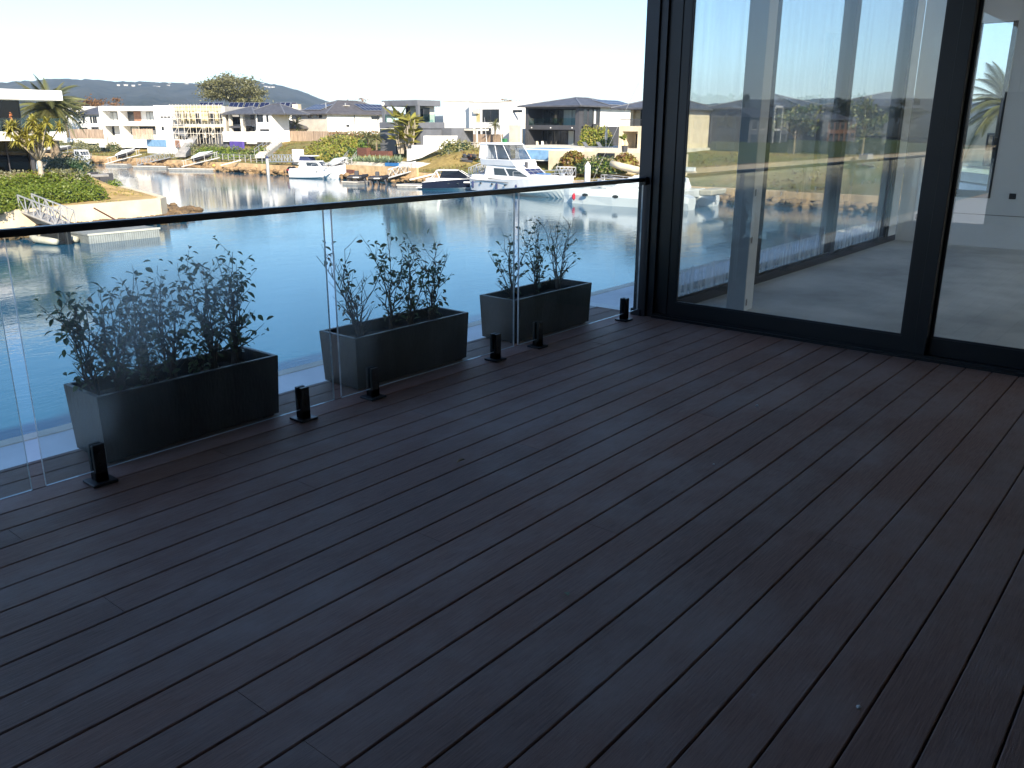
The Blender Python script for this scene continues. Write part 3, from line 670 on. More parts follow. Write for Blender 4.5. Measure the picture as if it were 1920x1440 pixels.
# ---- near point of land on the left
PTS = [(-260, 52), (-60, 52), (0, 54), (20.4, 56.3), (26, 56.8), (31.0, 57.6), (31.9, 58.6), (33.2, 63), (36.4, 75.4), (36.0, 80), (30, 92), (18, 112), (-30, 140), (-60, 420), (-700, 420), (-700, 60)]
def znear(x, y): return -3.6 + 1.35*sstep(60, 71, y-0.04*max(0, 20-x))*(1-sstep(31.6, 33.6, x)) + 0.12*(fbm(x*.3, y*.3, 9)-.5)
bm = bmesh.new(); vs_ = [bm.verts.new((x, y, 0)) for x, y in PTS]; bm.faces.new(vs_)
bmesh.ops.triangulate(bm, faces=bm.faces[:])
for k in range(7):
    es = [e for e in bm.edges if e.calc_length() > (2.5 if min(abs(e.verts[0].co.x), abs(e.verts[1].co.x)) < 60 else 14)]
    if es: bmesh.ops.subdivide_edges(bm, edges=es, cuts=1); bmesh.ops.triangulate(bm, faces=bm.faces[:])
for v in bm.verts: v.co.z = znear(v.co.x, v.co.y)
me = bpy.data.meshes.new('near_point'); bm.to_mesh(me); bm.free(); me.materials.append(M['sand'])
o = bpy.data.objects.new('near_point', me); COL.objects.link(o); o['kind'] = 'structure'
nw = thing('near_seawall', 'low cream rendered seawall curving round the sandy point at left', 'wall', (20, 56, WZ))
b = MB()
def offs(pts, d):
    out = []
    for i, p in enumerate(pts):
        a = Vector(pts[max(0, i-1)]); c = Vector(pts[min(len(pts)-1, i+1)]); t = (c-a).normalized(); out.append((p[0]+t.y*d, p[1]-t.x*d))
    return out
wp = PTS[:11]; wo = offs(wp, 0.35); wi = offs(wp, -0.15)
b.loft([[(i[0], i[1], -5.4), (o_[0], o_[1], -5.4), (o_[0], o_[1], -3.52), (i[0], i[1], -3.52)] for o_, i in zip(wo, wi)])
b.build('wall_body', M['cream'], nw)
rb = MB()
for a, c, n in (((8, 54.2), (20.4, 55.4), 150), ((20.4, 55.3), (31.6, 56.6), 330), ((31.8, 57.0), (35.4, 61.2), 260), ((33.5, 59.5), (36.0, 68), 120), ((-60, 51), (8, 54), 260)):
    rocks(rb, (*a, -5.0), (*c, -5.0), n, 0.18, 0.42, 0.38, rr_, 0.35)
rb.build('rock_foot', M['rock'], nw, kind='stuff')
grid_struct('west_lawn', M['lawn'], [-260+10*i for i in range(24)], [54.5+2.5*i for i in range(10)]+[85, 100], lambda x, y: znear(x, y)+0.02+0.9*sstep(56, 72, y)*(0 if x > -50 else 1))

# ---- hills round the bay
AZ = [(8, 1.3), (20, 1.75), (35, 1.1), (46, 0.55), (49, 0.9), (50.9, 1.45), (52.6, 2.05), (54.0, 2.42), (55.6, 2.68), (58, 2.45), (59.9, 2.44), (63.6, 2.46), (65.7, 2.56), (69, 2.24), (74, 2.4), (85, 2.2), (100, 2.0), (120, 1.8), (150, 1.65), (172, 1.7), (185, 1.0)]
def elev(a):
    for (a0, e0), (a1, e1) in zip(AZ[:-1], AZ[1:]):
        if a0 <= a <= a1: t = (a-a0)/(a1-a0); return e0+(e1-e0)*t
    return 0.6
b = MB(); NR = 26; az0, az1, da = 8.0, 185.0, 0.22; na = int((az1-az0)/da)+1
for i in range(na):
    a = az0+i*da; e = elev(a); rr2 = 2700+300*math.sin(a*0.07)
    for j in range(NR+1):
        q = j/NR; dist = rr2*(0.12+0.88*q) if j < NR else rr2*1.1
        prof = (q*NR/(NR-1))**1.35
        ruff = (fbm(a*0.9, q*6, 21, 5)-0.47)*0.42*math.sin(math.pi*min(1, q*1.0))
        top = (fbm(a*5.0, 3.3, 31, 3)-0.5)*0.14 + (fbm(a*19, 1.3, 32, 2)-0.5)*0.10
        el = e*(prof*(1-0.0)+ruff)+top*q if j < NR else e*0.7
        z = H_EYE+dist*math.tan(rad(max(el, -0.15)))-2.5*(1-min(1, q*6))
        b.v.append(Vector((math.cos(rad(a))*dist, math.sin(rad(a))*dist, max(z, WZ-2))))
for i in range(na-1):
    for j in range(NR): b.f.append([i*(NR+1)+j, i*(NR+1)+j+1, (i+1)*(NR+1)+j+1, (i+1)*(NR+1)+j]); b.m.append(0)
tag(b.build('hills', M['hill'], None, smooth=True), kind='structure')
# white houses on the hill
spots = [(222, 160), (236, 160), (250, 161), (262, 160), (290, 163), (297, 163.5), (318, 157), (316, 161), (140, 183), (184, 187), (493, 157.5), (498, 163), (505, 164), (512, 164), (478, 163), (388, 156.5), (350, 158)]
for i, (u, v) in enumerate(spots):
    p = pd(u, v, 1000); az_ = math.degrees(math.atan2(p.y, p.x)); el_ = math.degrees(math.atan2(p.z-H_EYE, 1000)); q_ = min(1.0, max(0.05, el_/elev(az_)))**(1/1.35)
    p = pd(u, v, (2700+300*math.sin(az_*0.07))*(0.12+0.88*q_)-60); wd = R.uniform(5, 9)
    t = thing('hillside_house', 'tiny pale house on the distant hill, '+ORD[sorted(spots).index((u, v))]+' of those there', 'house', p, rad(60)-math.pi/2, 'pale houses scattered on the distant hill')
    part(t, 'wall', M['beige'], (-wd/2, wd/2, 0, 8, -1.2, 1.6)); rf = MB(); rf.prism([(-wd/2-.6, -.6, 1.6), (-wd/2-.6, 8.6, 1.6), (-wd/2-.6, 4, 2.6)], (wd+1.2, 0, 0)); rf.build('roof', M['beige'], t, world=False)

# ---- the air over the bay
hz = MB().box(-3700, 3700, -3700, 3700, WZ-3.6, 175).build('haze', [], None, kind='stuff')
vm = bpy.data.materials.new('sea_haze'); vm.use_nodes = True; vt = vm.node_tree; vt.nodes.remove(vt.nodes['Principled BSDF'])
pv = vt.nodes.new('ShaderNodeVolumePrincipled'); pv.inputs['Color'].default_value = (0.70, 0.83, 1.0, 1); pv.inputs['Density'].default_value = 0.00018; pv.inputs['Anisotropy'].default_value = 0.2
vt.links.new(pv.outputs[0], vt.nodes['Material Output'].inputs['Volume']); hz.data.materials.append(vm)
# ================================================================== houses
class House:
    """front-left corner A, front-right corner B on the ground; local X along the front, Y away from us, Z up"""
    def __init__(s, name, label, A, B, zb, cat='house', group=None):
        A = Vector((A[0], A[1], 0)); B = Vector((B[0], B[1], 0)); d = B-A; s.w = d.length
        s.root = thing(name, label, cat, (A.x, A.y, zb), math.atan2(d.y, d.x), group)
        s.im = wmat(s.root).inverted()
    def _hit(s, u, v, axis, val):
        o = s.im @ EYE; d = s.im.to_3x3() @ ray(u, v); return o + d*((val-o[axis])/d[axis])
    def fp(s, u, v, y=0.0): q = s._hit(u, v, 1, y); return q.x, q.z          # pixel on a plane parallel to the front
    def sp(s, u, v, x=None): q = s._hit(u, v, 0, s.w if x is None else x); return q.y, q.z   # pixel on the right side
    def p(s, name, m, *bx, bev=0.0, label=None): return part(s.root, name, m, *bx, bev=bev, label=label)
    def fbox(s, name, m, u0, v0, u1, v1, y0=0.0, y1=0.3):
        x0, z0 = s.fp(u0, v1, y0); x1, _ = s.fp(u1, v1, y0); um = (u0+u1)/2
        z0 = s.fp(um, v1, y0)[1]; z1 = s.fp(um, v0, y0)[1]
        return s.p(name, m, (x0, x1, y0, y1, z0, z1))
    def win(s, u0, v0, u1, v1, y=0.0, bars=1, pane=None, frame=None, hb=0):
        um = (u0+u1)/2; x0 = s.fp(u0, v1, y)[0]; x1 = s.fp(u1, v1, y)[0]; z0 = s.fp(um, v1, y)[1]; z1 = s.fp(um, v0, y)[1]
        return s.win_l(x0, x1, z0, z1, y, bars, pane, frame, hb)
    def win_l(s, x0, x1, z0, z1, y=0.0, bars=1, pane=None, frame=None, hb=0):
        f = MB(); t = 0.07; a = y-0.05; c = y+0.03
        f.box(x0, x0+t, a, c, z0, z1).box(x1-t, x1, a, c, z0, z1).box(x0+t, x1-t, a, c, z0, z0+t).box(x0+t, x1-t, a, c, z1-t, z1)
        for i in range(1, bars): xx = x0+(x1-x0)*i/bars; f.box(xx-0.03, xx+0.03, a, c, z0+t, z1-t)
        for i in range(1, hb+1): zz = z0+(z1-z0)*i/(hb+1); f.box(x0+t, x1-t, a+0.01, c, zz-0.03, zz+0.03)
        o = f.build('window', frame or M['charcoal'], s.root, world=False)
        g = MB(); g.box(x0+t-0.01, x1-t+0.01, y-0.02, y-0.005, z0+t-0.01, z1-t+0.01); g.build('pane', pane or M['dglass'], o, world=False)
        return o
    def swin(s, y0, y1, z0, z1, x=None, pane=None, bars=1):
        x = s.w if x is None else x
        f = MB(); t = 0.07; a = x-0.03; c = x+0.05
        f.box(a, c, y0, y0+t, z0, z1).box(a, c, y1-t, y1, z0, z1).box(a, c, y0+t, y1-t, z0, z0+t).box(a, c, y0+t, y1-t, z1-t, z1)
        for i in range(1, bars): yy = y0+(y1-y0)*i/bars; f.box(a, c, yy-0.03, yy+0.03, z0+t, z1-t)
        o = f.build('window', M['charcoal'], s.root, world=False)
        g = MB(); g.box(x+0.005, x+0.02, y0+t-0.01, y1-t+0.01, z0+t-0.01, z1-t+0.01); g.build('pane', pane or M['dglass'], o, world=False)
    def hip(s, x0, x1, y0, y1, z0, rise, m, over=0.6, ridge='x', name='roof', inset=None):
        x0 -= over; x1 += over; y0 -= over; y1 += over; b = MB()
        ins = inset if inset is not None else min(x1-x0, y1-y0)/2
        if ridge == 'x': r0 = (x0+ins, (y0+y1)/2, z0+rise); r1 = (x1-ins, (y0+y1)/2, z0+rise)
        else: r0 = ((x0+x1)/2, y0+ins, z0+rise); r1 = ((x0+x1)/2, y1-ins, z0+rise)
        e = [(x0, y0, z0), (x1, y0, z0), (x1, y1, z0), (x0, y1, z0)]; lo = [(q[0], q[1], z0-0.18) for q in e]
        b.add(e+lo+[r0, r1], [(0, 1, 9, 8) if ridge == 'x' else (0, 1, 8), (1, 2, 9) if ridge == 'x' else (1, 2, 9, 8), (2, 3, 8, 9) if ridge == 'x' else (2, 3, 9), (3, 0, 8) if ridge == 'x' else (3, 0, 8, 9),
                                    (0, 4, 5, 1), (1, 5, 6, 2), (2, 6, 7, 3), (3, 7, 4, 0), (4, 7, 6, 5)])
        o = b.build(name, m, s.root, world=False)
        rc = MB(); cs = [(e[0], r0), (e[3], r0 if ridge == 'x' else r1), (e[1], r1 if ridge == 'x' else r0), (e[2], r1), (r0, r1)]
        for p_, q_ in cs: rc.beam(Vector(p_)+Vector((0, 0, .03)), Vector(q_)+Vector((0, 0, .03)), 0.22, 0.08)
        rc.build('ridge_cap', M['grey'], o, world=False)
        return o
    def solar(s, P, ux, uy, nx, ny, sx=1.0, sy=1.6, gap=0.06):
        """grid of panels on a plane: origin P, unit vectors ux, uy"""
        ux = Vector(ux).normalized(); uy = Vector(uy).normalized(); n = ux.cross(uy).normalized(); P = Vector(P)
        me = None
        for i in range(nx):
            for j in range(ny):
                q = P+ux*i*(sx+gap)+uy*j*(sy+gap)
                b = MB(); b.hexa([q, q+ux*sx, q+ux*sx+uy*sy, q+uy*sy], [q+n*.05, q+ux*sx+n*.05, q+ux*sx+uy*sy+n*.05, q+uy*sy+n*.05], 0)
                t_ = 0.05
                a_ = [q+ux*t_+uy*t_+n*.056, q+ux*(sx-t_)+uy*t_+n*.056, q+ux*(sx-t_)+uy*(sy-t_)+n*.056, q+ux*t_+uy*(sy-t_)+n*.056]
                b.add(a_, [(0, 1, 2, 3)], 1)
                b.build('solar_panel', [M['alu'], M['solar']], s.root, world=False)
def gdist(u, d, v=238): q = pd(u, v, d); return (q.x, q.y)
def gx(u, x, v=238): q = px(u, v, x); return (q.x, q.y)

# ---- 1. dark roofed house on the far right (x = 100)
h = House('dark_roof_house', 'large charcoal house with dark hip roof and glass balcony over a blue pool', gx(985, 100), gx(1085, 100), -1.55)
W = h.w; D = 14.5; zt = 5.75
h.p('wall', M['charcoal'], (0.0, 0.5, 0.0, D, 0, zt), (W-0.6, W, 0.0, 0.7, 0, zt), (0.5, W, 3.2, 3.5, 0, zt), (W-0.3, W, 0.7, 5.2, 3.0, zt), (W-0.28, W, 3.2, D, 0, 3.0), (0.5, W-0.6, 0.0, 0.3, 2.55, 3.15))
h.p('side_wall', M['white'], (W-0.3, W-0.02, 5.2, D, 3.0, zt))
h.p('balcony_floor', M['charcoal'], (0.5, W-0.3, 0.3, 3.2, 2.55, 2.85))
h.p('eave_beam', M['charcoal'], (0.5, W-0.6, 0.0, 0.4, 5.35, zt))
h.p('balcony_glass', M['balglass'], (0.55, W-0.65, 0.12, 0.14, 3.15, 4.1))
h.hip(0, W, 0, D, zt, 1.25, M['roof'], 0.85, 'y', inset=6.5)
h.win_l(0.8, 3.4, 3.0, 5.3, 3.2, 2); h.win_l(3.5, 4.3, 3.0, 5.3, 3.2, 1); h.win_l(4.4, 7.5, 3.0, 5.3, 3.2, 2, pane=M['curtain']); h.win_l(7.6, 8.7, 3.0, 5.3, 3.2, 1)
h.win_l(0.7, 2.6, 0.1, 2.45, 3.2, 2); h.win_l(2.8, 5.2, 0.1, 2.45, 3.2, 2); h.win_l(5.3, 6.4, 0.1, 2.45, 3.2, 1, pane=M['curtain']); h.win_l(6.5, 8.6, 0.1, 2.45, 3.2, 2)
h.swin(1.0, 2.0, 3.3, 5.3); h.swin(2.3, 3.4, 3.3, 5.3); h.swin(3.5, 4.2, 3.3, 5.3, pane=M['curtain']); h.swin(4.4, 5.1, 3.5, 5.3)
for xx in (1.2, 4.6, 8.3):
    b = MB(); b.tube([(xx, -0.02, 2.8), (xx, -0.1, 2.8)], 0.09, 8); b.build('downlight', M['white'], h.root, world=False)
# solar array on the canal-facing slope's right hand hip
ridge_z = zt+1.25
h.solar((W+0.15, 7.2, zt+0.22), (0, 1, 0), (-0.97, 0, 0.235), 6, 2, 1.1, 1.5)
bw = MB(); nb_ = 7
for i in range(nb_):
    for j in range(3): pass
fb = h.p('stone_feature', M['beige'], (-2.2, -0.15, -1.0, -0.5, 0, 3.15))
h2 = h
# ---- 2. cream house cut by the corner post
h = House('cream_corner_house', 'cream two storey house with grey roof half hidden by the corner post', gx(1161, 90), gx(1245, 90), -1.45)
W = h.w; D = 12
h.p('wall', M['cream'], (0, W, 2.8, D, 0, 5.0), (0, W, 0.0, 0.4, 2.35, 2.95), (0, 0.5, 0, 2.8, 0, 2.35), (0, 0.4, 2.4, 2.8, 2.95, 5.0), (2.6, 3.2, 0, 0.4, 0, 2.35), (W-0.6, W, 0, 2.8, 0, 2.35), (W-0.5, W, 0.41, 2.8, 2.95, 5.0))
h.p('balcony_floor', M['pale'], (0.5, W, 0.4, 2.8, 2.3, 2.6))
h.p('balcony_rail', M['charcoal'], *[(0.1+0.14*i, 0.13+0.14*i, 0.05, 0.08, 2.95, 3.65) for i in range(int(W/0.14))], (0.05, W, 0.03, 0.1, 3.65, 3.72))
h.hip(0, W, 0, D, 5.0, 1.5, M['roof'], 0.8, 'x')
h.win_l(1.2, 3.3, 2.9, 4.8, 2.8, 2); h.win_l(0.7, 3.6, 0.1, 2.1, 2.8, 3); h.win_l(4.2, 6.0, 2.9, 4.8, 2.8, 2)

# ---- 3. white flat roofed house between
h = House('white_flat_house', 'big white flat roofed house beside the dark hip roofed one', gx(822, 104), gx(962, 104), -0.9)
W = h.w
xa = h.fp(880, 250)[0]
h.p('wall', M['white'], (xa, W, 0, 13, -0.8, h.fp(915, 192)[1]), (0, xa-0.003, 1.2, 13, -0.8, h.fp(845, 190)[1]))
h.p('parapet_cap', M['pale'], (xa-0.05, W+0.05, -0.06, 13.05, h.fp(915, 192)[1], h.fp(915, 192)[1]+0.12), (-0.05, xa-0.06, 1.14, 13.05, h.fp(845, 190)[1], h.fp(845, 190)[1]+0.12))
h.win(893, 204, 901, 229, pane=M['blind'], frame=M['pale']); h.win(905, 205, 936, 229, bars=2); h.win(892, 240, 901, 254, hb=1); h.win(905, 240, 921, 254, hb=1); h.win(962, 206, 979, 211, bars=2)
h.win(836, 246, 842, 253, y=1.2); h.win(818, 241, 828, 254, y=1.2, pane=M['curtain'])
h.p('air_unit', M['pale'], (xa+1.2, xa+2.2, -0.4, -0.02, 4.2, 4.8))

# ---- 4. grey cube pavilion house
h = House('grey_pavilion_house', 'blue grey cubic house with an open roofed upper terrace and glass rail', gx(717, 85), gx(784.5, 85), -1.7)
W = h.w; D = 4.4
zr = h.fp(750, 188)[1]; zr0 = h.fp(750, 199)[1]; zf = h.fp(750, 229)[1]; zf0 = h.fp(750, 241)[1]
h.p('roof_slab', M['grey'], (0, W, 0, D, zr0, zr), bev=0.03)
h.p('column', M['grey'], (0, 0.5, 0, 0.4, zf, zr0), (W-0.45, W, 0, 0.4, zf, zr0))
h.p('terrace_slab', M['grey'], (-0.5, W+0.15, -0.15, D+0.6, zf0, zf), bev=0.03)
h.p('wall', M['grey'], (0, W, 2.6, D+5, -1, zf0), (-1.0, 2.2, 0.4, 2.6, -1, zf0-0.05), (W-0.9, W-0.02, 0.4, 2.6, -1, zf0-0.05))
h.p('upper_wall', M['pale'], (3.1, W-1.2, 2.6, D, zf, zr0), (2.2, 3.1, 2.6, D, zf, zr0))
h.p('balcony_glass', M['balglass'], (0.1, W-0.45, 0.1, 0.12, zf, zf+1.05), (W-0.1, W-0.08, 0.45, D-1.0, zf, zf+1.05))
h.win_l(4.0, 6.0, zf+0.05, zr0-0.35, 2.6, 3, pane=M['dglass']); h.win_l(2.2, 3.0, zf+0.05, zr0-0.1, 2.55, 1)
h.win_l(2.4, 6.0, 0.0, zf0-0.3, 2.6, 4); h.swin(1.6, 2.8, zf+0.1, zr0-0.2, x=W-0.6)
b = MB(); b.tube([(0.35, 1.0-1.02, zr-0.45), (0.35, -0.12, zr-0.45)], 0.28, 14); b.build('wall_light', M['white'], h.root, world=False)
h.p('garage_wing', M['grey'], (W+0.02, W+1.9, 4.5, 9, -1, zf0+0.1)); h.p('entry_portico', M['pale'], (W+2.0, W+4.4, 7.0, 9.5, zf0-0.25, zf0), (W+4.2, W+4.4, 7.0, 7.2, -1, zf0-0.25))

# ---- 5. big brown hip roofed house with solar panels
h = House('brown_hip_house', 'long house with brown hip roof, solar panels and white rendered side', gx(548, 108), gx(614, 108), -1.2)
W = h.w; zt = h.fp(614, 213)[1]; D = 15.5
h.p('wall', M['beige'], (0, W-0.02, 0, D, -1, zt))
h.p('side_wall', M['white'], (W-0.019, W+0.10, 0.0, D+6, -1, zt))
rf = h.hip(0, W, 0, D+4, zt, h.fp(614, 189, 8)[1]-zt, M['brownroof'], 0.8, 'y', inset=8.0)
h.hip(-3.5, 4.6, -5.0, 0.0, h.fp(560, 240, -4)[1], 1.5, M['brownroof'], 0.5, 'x', 'porch_roof')
h.p('porch_wall', M['beige'], (-2.9, 4.0, -3.6, -0.02, -1, h.fp(560, 240, -4)[1]-0.2)); 
for xx in (-3.2, 0.4, 4.2): h.p('porch_post', M['white'], (xx, xx+0.3, -4.6, -4.3, -1, h.fp(560, 240, -4)[1]-0.18))
h.win(578, 215, 584, 221); h.win(598, 215, 604, 221); h.win(555, 216, 565, 224, bars=2); h.win(587, 215, 595, 220, pane=M['curtain'])
rise = h.fp(614, 189, 8)[1]-zt
ins = 8.0; xe = W+0.8
sl = Vector((-(W/2+0.8), 0, rise)).normalized()
h.solar(Vector((xe, 9.8, zt+0.12))+sl*1.6, (0, 1, 0), sl, 7, 2, 1.0, 1.55)
# front hip face (towards us): from the front eave up to the ridge point
fs = Vector((0, ins, rise)).normalized()
h.solar(Vector((2.4, -0.8, zt+0.12))+fs*2.0, (1, 0, 0), fs, 5, 2, 1.0, 1.6)
h.p('skylight', M['pale'], (W/2+1.9, W/2+3.1, 6.5, 7.7, zt+rise*0.58, zt+rise*0.62))
for yy in (2.2, 7.0): h.p('vent_pipe', M['alu'], (W/2+2.4, W/2+2.55, yy, yy+0.15, zt+0.6, zt+rise*0.8))
for yy in (6.6, 12.6): h.p('downpipe', M['charcoal'], (W+0.10, W+0.2, yy, yy+0.1, -1, zt-0.1))
h.swin(11, 13.2, zt-0.95, zt-0.35, x=W+0.1, bars=3); h.swin(8.5, 10, 0.4, 1.1, x=W+0.1); h.swin(13.0, 15.0, 0.4, 1.3, x=W+0.1)
h.swin(4.5, 5.3, 2.4, 2.8, x=W+0.1)

# ---- 6. grey roofed house with posts
h = House('grey_roof_house', 'house with shallow grey roof and tall white veranda posts above a white terrace', gdist(429, 172), gdist(507, 166), -1.3)
W = h.w; zt = h.fp(470, 213)[1]; zm = h.fp(470, 236)[1]; z1 = h.fp(470, 247)[1]
h.p('wall', M['white'], (0, W, 3.0, 5.5, -1.5, zt), (h.fp(480, 230, 0.5)[0], W, 0.5, 3.0, -1.5, zt))
h.p('terrace_wall', M['white'], (0.3, W, -2.2, 0.0, h.fp(470, 266, -2)[1], z1))
h.p('balcony_floor', M['charcoal'], (0, W-6.5, 0, 3.0, zm-0.4, zm))
for u0, u1 in ((430.5, 434), (452.5, 457.5)): h.fbox('veranda_post', M['pale'], u0, 214, u1, 250, 0.0, 0.6)
h.hip(0, W*0.62, 0, 6.5, zt, 1.35, M['roof'], 1.0, 'x'); h.hip(W*0.42, W+2.4, 1.0, 7, zt, 1.75, M['roof'], 0.8, 'x', 'rear_roof')
h.win(436, 219, 451, 233, y=3.0, bars=3); h.win(458, 219, 471, 233, y=3.0, bars=2, pane=M['curtain']); h.win(471, 214, 478, 234, y=3.0)
h.win(483, 215, 494, 229, y=0.5, bars=2); h.win(500, 216, 504, 229, y=0.5); h.win(488, 242, 505, 246, y=0.5, bars=3); h.win(434, 238, 452, 246, y=3.0, bars=3); h.win(458, 238, 478, 246, y=3.0, bars=3)
b = MB(); x0, x1 = h.fp(455, 230)[0], h.fp(480, 230)[0]
for i in range(26): xx = x0+(x1-x0)*i/25; b.box(xx-0.025, xx+0.025, 0.0, 0.04, zm, zm+1.0)
b.box(x0, x1, -0.02, 0.06, zm+1.0, zm+1.08); b.build('balcony_rail', M['charcoal'], h.root, world=False)

# ---- 7. white house with roof solar panels behind it
h = House('white_solar_house', 'low white flat roofed house carrying a long row of tilted solar panels', gdist(362, 205), gdist(560, 196), -1.0)
W = h.w; zt = h.fp(470, 204)[1]
h.p('wall', M['white'], (0, W, 0, 12, -1, zt)); h.p('parapet_cap', M['pale'], (-0.05, W+.05, -0.05, 0.3, zt, zt+0.12))
x = h.fp(366, 197)[0]; xe = h.fp(543, 197)[0]; i = 0
while x < xe:
    if not (5 <= i % 9 <= 5 and i > 3): h.solar((x, 0.6+0.4*(i % 3 == 0), zt+0.28), (1, 0, 0), (0, 1.0, 0.75), 1, 1, 1.05, 1.7)
    x += 1.15; i += 1
h.p('roof_box', M['cream'], (h.fp(545, 200)[0], h.fp(556, 200)[0], 1, 3, zt, zt+1.0))

# ---- 8. house under construction with scaffold
h = House('building_site_house', 'half built house with yellowish upper frame and dark open storeys', gdist(326, 176), gdist(424, 172), -1.4)
W = h.w; zt = h.fp(375, 199)[1]; z1 = h.fp(375, 232)[1]; zp = h.fp(375, 209)[1]
M['ply'] = mat('yellow_framing_ply', (0.55, 0.47, 0.27), 0.8, 0.15, 1.0)
h.p('wall', M['beige'], (0, W, 4, 12, -1, zt), (0, 0.5, 0, 4, -1, zt), (W-0.5, W, 0, 4, -1, zt))
h.p('parapet', M['ply'], (0.5, W-0.5, 0.0, 0.3, zp, zt))
h.p('floor_slab', M['pale'], (0.5, W-0.5, 0.0, 4, z1-0.5, z1))
for u in (341, 352, 361, 378, 386, 404): h.fbox('pier', M['ply'], u, 209, u+(5 if u != 378 else 8), 232, 0.1, 0.6)
for u in (340, 383, 398): h.fbox('pier', M['beige'], u, 236, u+4, 258, 0.1, 0.6)
h.win(331, 211, 340, 231, y=4, bars=1); h.win(346, 211, 375, 231, y=4, bars=4); h.win(388, 212, 420, 226, y=4, bars=4); h.win(345, 238, 382, 256, y=4, bars=4); h.win(388, 237, 420, 250, y=4, bars=3)
b = MB(); rr3 = random.Random(3)
b.prism([(h.fp(320, 236, -0.6)[0], -0.6, h.fp(320, 236, -0.6)[1]), (h.fp(345, 232, -0.6)[0], -0.6, h.fp(345, 233, -0.6)[1]), (h.fp(352, 258, -0.6)[0], -0.6, h.fp(352, 258, -0.6)[1]), (h.fp(326, 250, -0.6)[0], -0.6, h.fp(326, 250, -0.6)[1])], (0, 0.2, 0))
b.build('shade_mesh', M['grey'], h.root, world=False)
sf = thing('scaffold', 'galvanised scaffold with planks standing in front of the half built house', 'scaffold', h.root.location, h.root.rotation_euler.z)
b = MB(); pk = MB()
for i in range(9):
    xx = 0.4+(W-0.8)*i/8
    for yy in (-0.5, -1.6): b.tube([(xx, yy, -0.5), (xx, yy, zt+0.3)], 0.05, 5)
for zz in (zp-0.3, z1+0.9, z1-0.5, z1-1.7, zt+0.1):
    for yy in (-0.5, -1.6): b.tube([(0.2, yy, zz), (W-0.2, yy, zz)], 0.045, 5)
for zz in (zp-1.3, z1-0.7): pk.box(0.3, W-0.3, -1.6, -0.5, zz, zz+0.07)
for i in range(0, 8, 2): b.tube([(0.4+(W-0.8)*i/8, -1.65, z1-2.2), (0.4+(W-0.8)*(i+1)/8, -1.65, z1-0.5)], 0.04, 5)
b.build('tube_frame', M['beige'], sf, world=False); pk.build('plank_deck', M['ply'], sf, world=False)

# ---- 9. white modern house at the canal's end
h = House('white_canal_end_house', 'white modern two storey house with slit windows at the end of the canal', gdist(189, 186), gdist(325, 178), -1.6)
W = h.w; X = lambda u, y=0.0: h.fp(u, 230, y)[0]; Z = lambda v, y=0.0: h.fp(255, v, y)[1]
h.p('wall', M['white'], (0, X(292), 2.6, 13, -1.2, Z(199, 2.6)), (X(291), W, 0, 13, -1.2, Z(197.5)), (0, 0.6, 0, 2.6, -1.2, Z(199)))
h.p('roof_slab', M['white'], (0.6, X(291)-0.003, 0, 2.6, Z(207.5), Z(199)))
h.p('balcony_slab', M['white'], (X(196), X(291)-0.003, 0.0, 2.6, Z(236), Z(227.5)))
h.p('pier', M['white'], (X(222.5), X(226), 0.1, 2.6, Z(227.5), Z(207.5)), (X(289), X(291)-0.003, 0.1, 2.6, Z(227.5), Z(207.5)), (X(223), X(229), 0.0, 2.6, -1.2, Z(236)))
h.p('brick_panel', M['brick'], (X(253, 2.6), X(266, 2.6), 2.5, 2.59, Z(227.5), Z(208)))
h.win(226, 209, 253, 228, y=2.6, bars=2); h.win(276, 210, 289, 228, y=2.6, bars=2, pane=M['curtain']); h.win(197, 210, 221, 226, y=2.6, bars=3, pane=M['curtain'])
h.win(230, 238, 246, 253, y=2.6, bars=2); h.win(247, 238, 260, 253, y=2.6, bars=1, pane=M['curtain']); h.win(262, 237, 291, 244, y=2.6, bars=4); h.win(198, 237, 216, 254, y=2.6, bars=2)
for u0 in (301, 307.5, 314): h.win(u0, 218, u0+5.5, 221)
h.win(303.5, 237, 308, 244.5)
h.p('step_block', M['white'], (0.0, X(197), -1.2, -0.02, -1.2, Z(252)))
# ---- 10. smaller house left of it
h = House('grey_gable_house', 'small white house with grey hip roof left of the white modern one', gdist(128, 206), gdist(191, 200), -1.3)
W = h.w; zt = h.fp(160, 214)[1]
h.p('wall', M['white'], (0, W, 0, 10, -1, zt)); h.hip(W*0.3, W+1, 0, 10, zt, 2.0, M['roof'], 0.6, 'x'); h.p('flat_wing', M['white'], (-4, W*0.35, 2, 9, -1, zt+1.6))
for u in (156, 170, 175, 179): h.win(u, 218, u+3.5, 231)
h.win(148, 228, 153, 232); h.win(150, 239, 165, 245, bars=3); h.win(172, 238, 186, 245, bars=2)

# ---- 11. white slab house on the near point
def slab(name, m, par, x0, x1, y0, y1, z0, z1, bev=0.03): return part(par, name, m, (x0, x1, y0, y1, z0, z1), world=True, bev=bev)
t = thing('white_slab_house', 'white and glass house with deep overhanging roof slabs on the near point', 'house', (20, 72, -2.3))
slab('roof_slab', M['white'], t, -2, 31.1, 70, 86, 3.14, 3.87); slab('floor_slab', M['white'], t, -2, 31.0, 70, 86, 0.22, 0.88)
slab('ground_slab', M['pale'], t, -2, 32.2, 69.5, 86, -2.75, -2.3)
slab('terrace_slab', M['steelpaint'], t, 22, 33.2, 68.6, 69.48, -2.55, -2.36)
slab('core_wall', M['charcoal'], t, -2, 24, 77, 86, -2.3, 3.13, 0); slab('party_wall', M['white'], t, -2.2, -1.9, 70.2, 86, -2.3, 3.13, 0)
M['tglass'] = glassmat('tinted_house_glass', (0.10, 0.12, 0.13), 1.5)
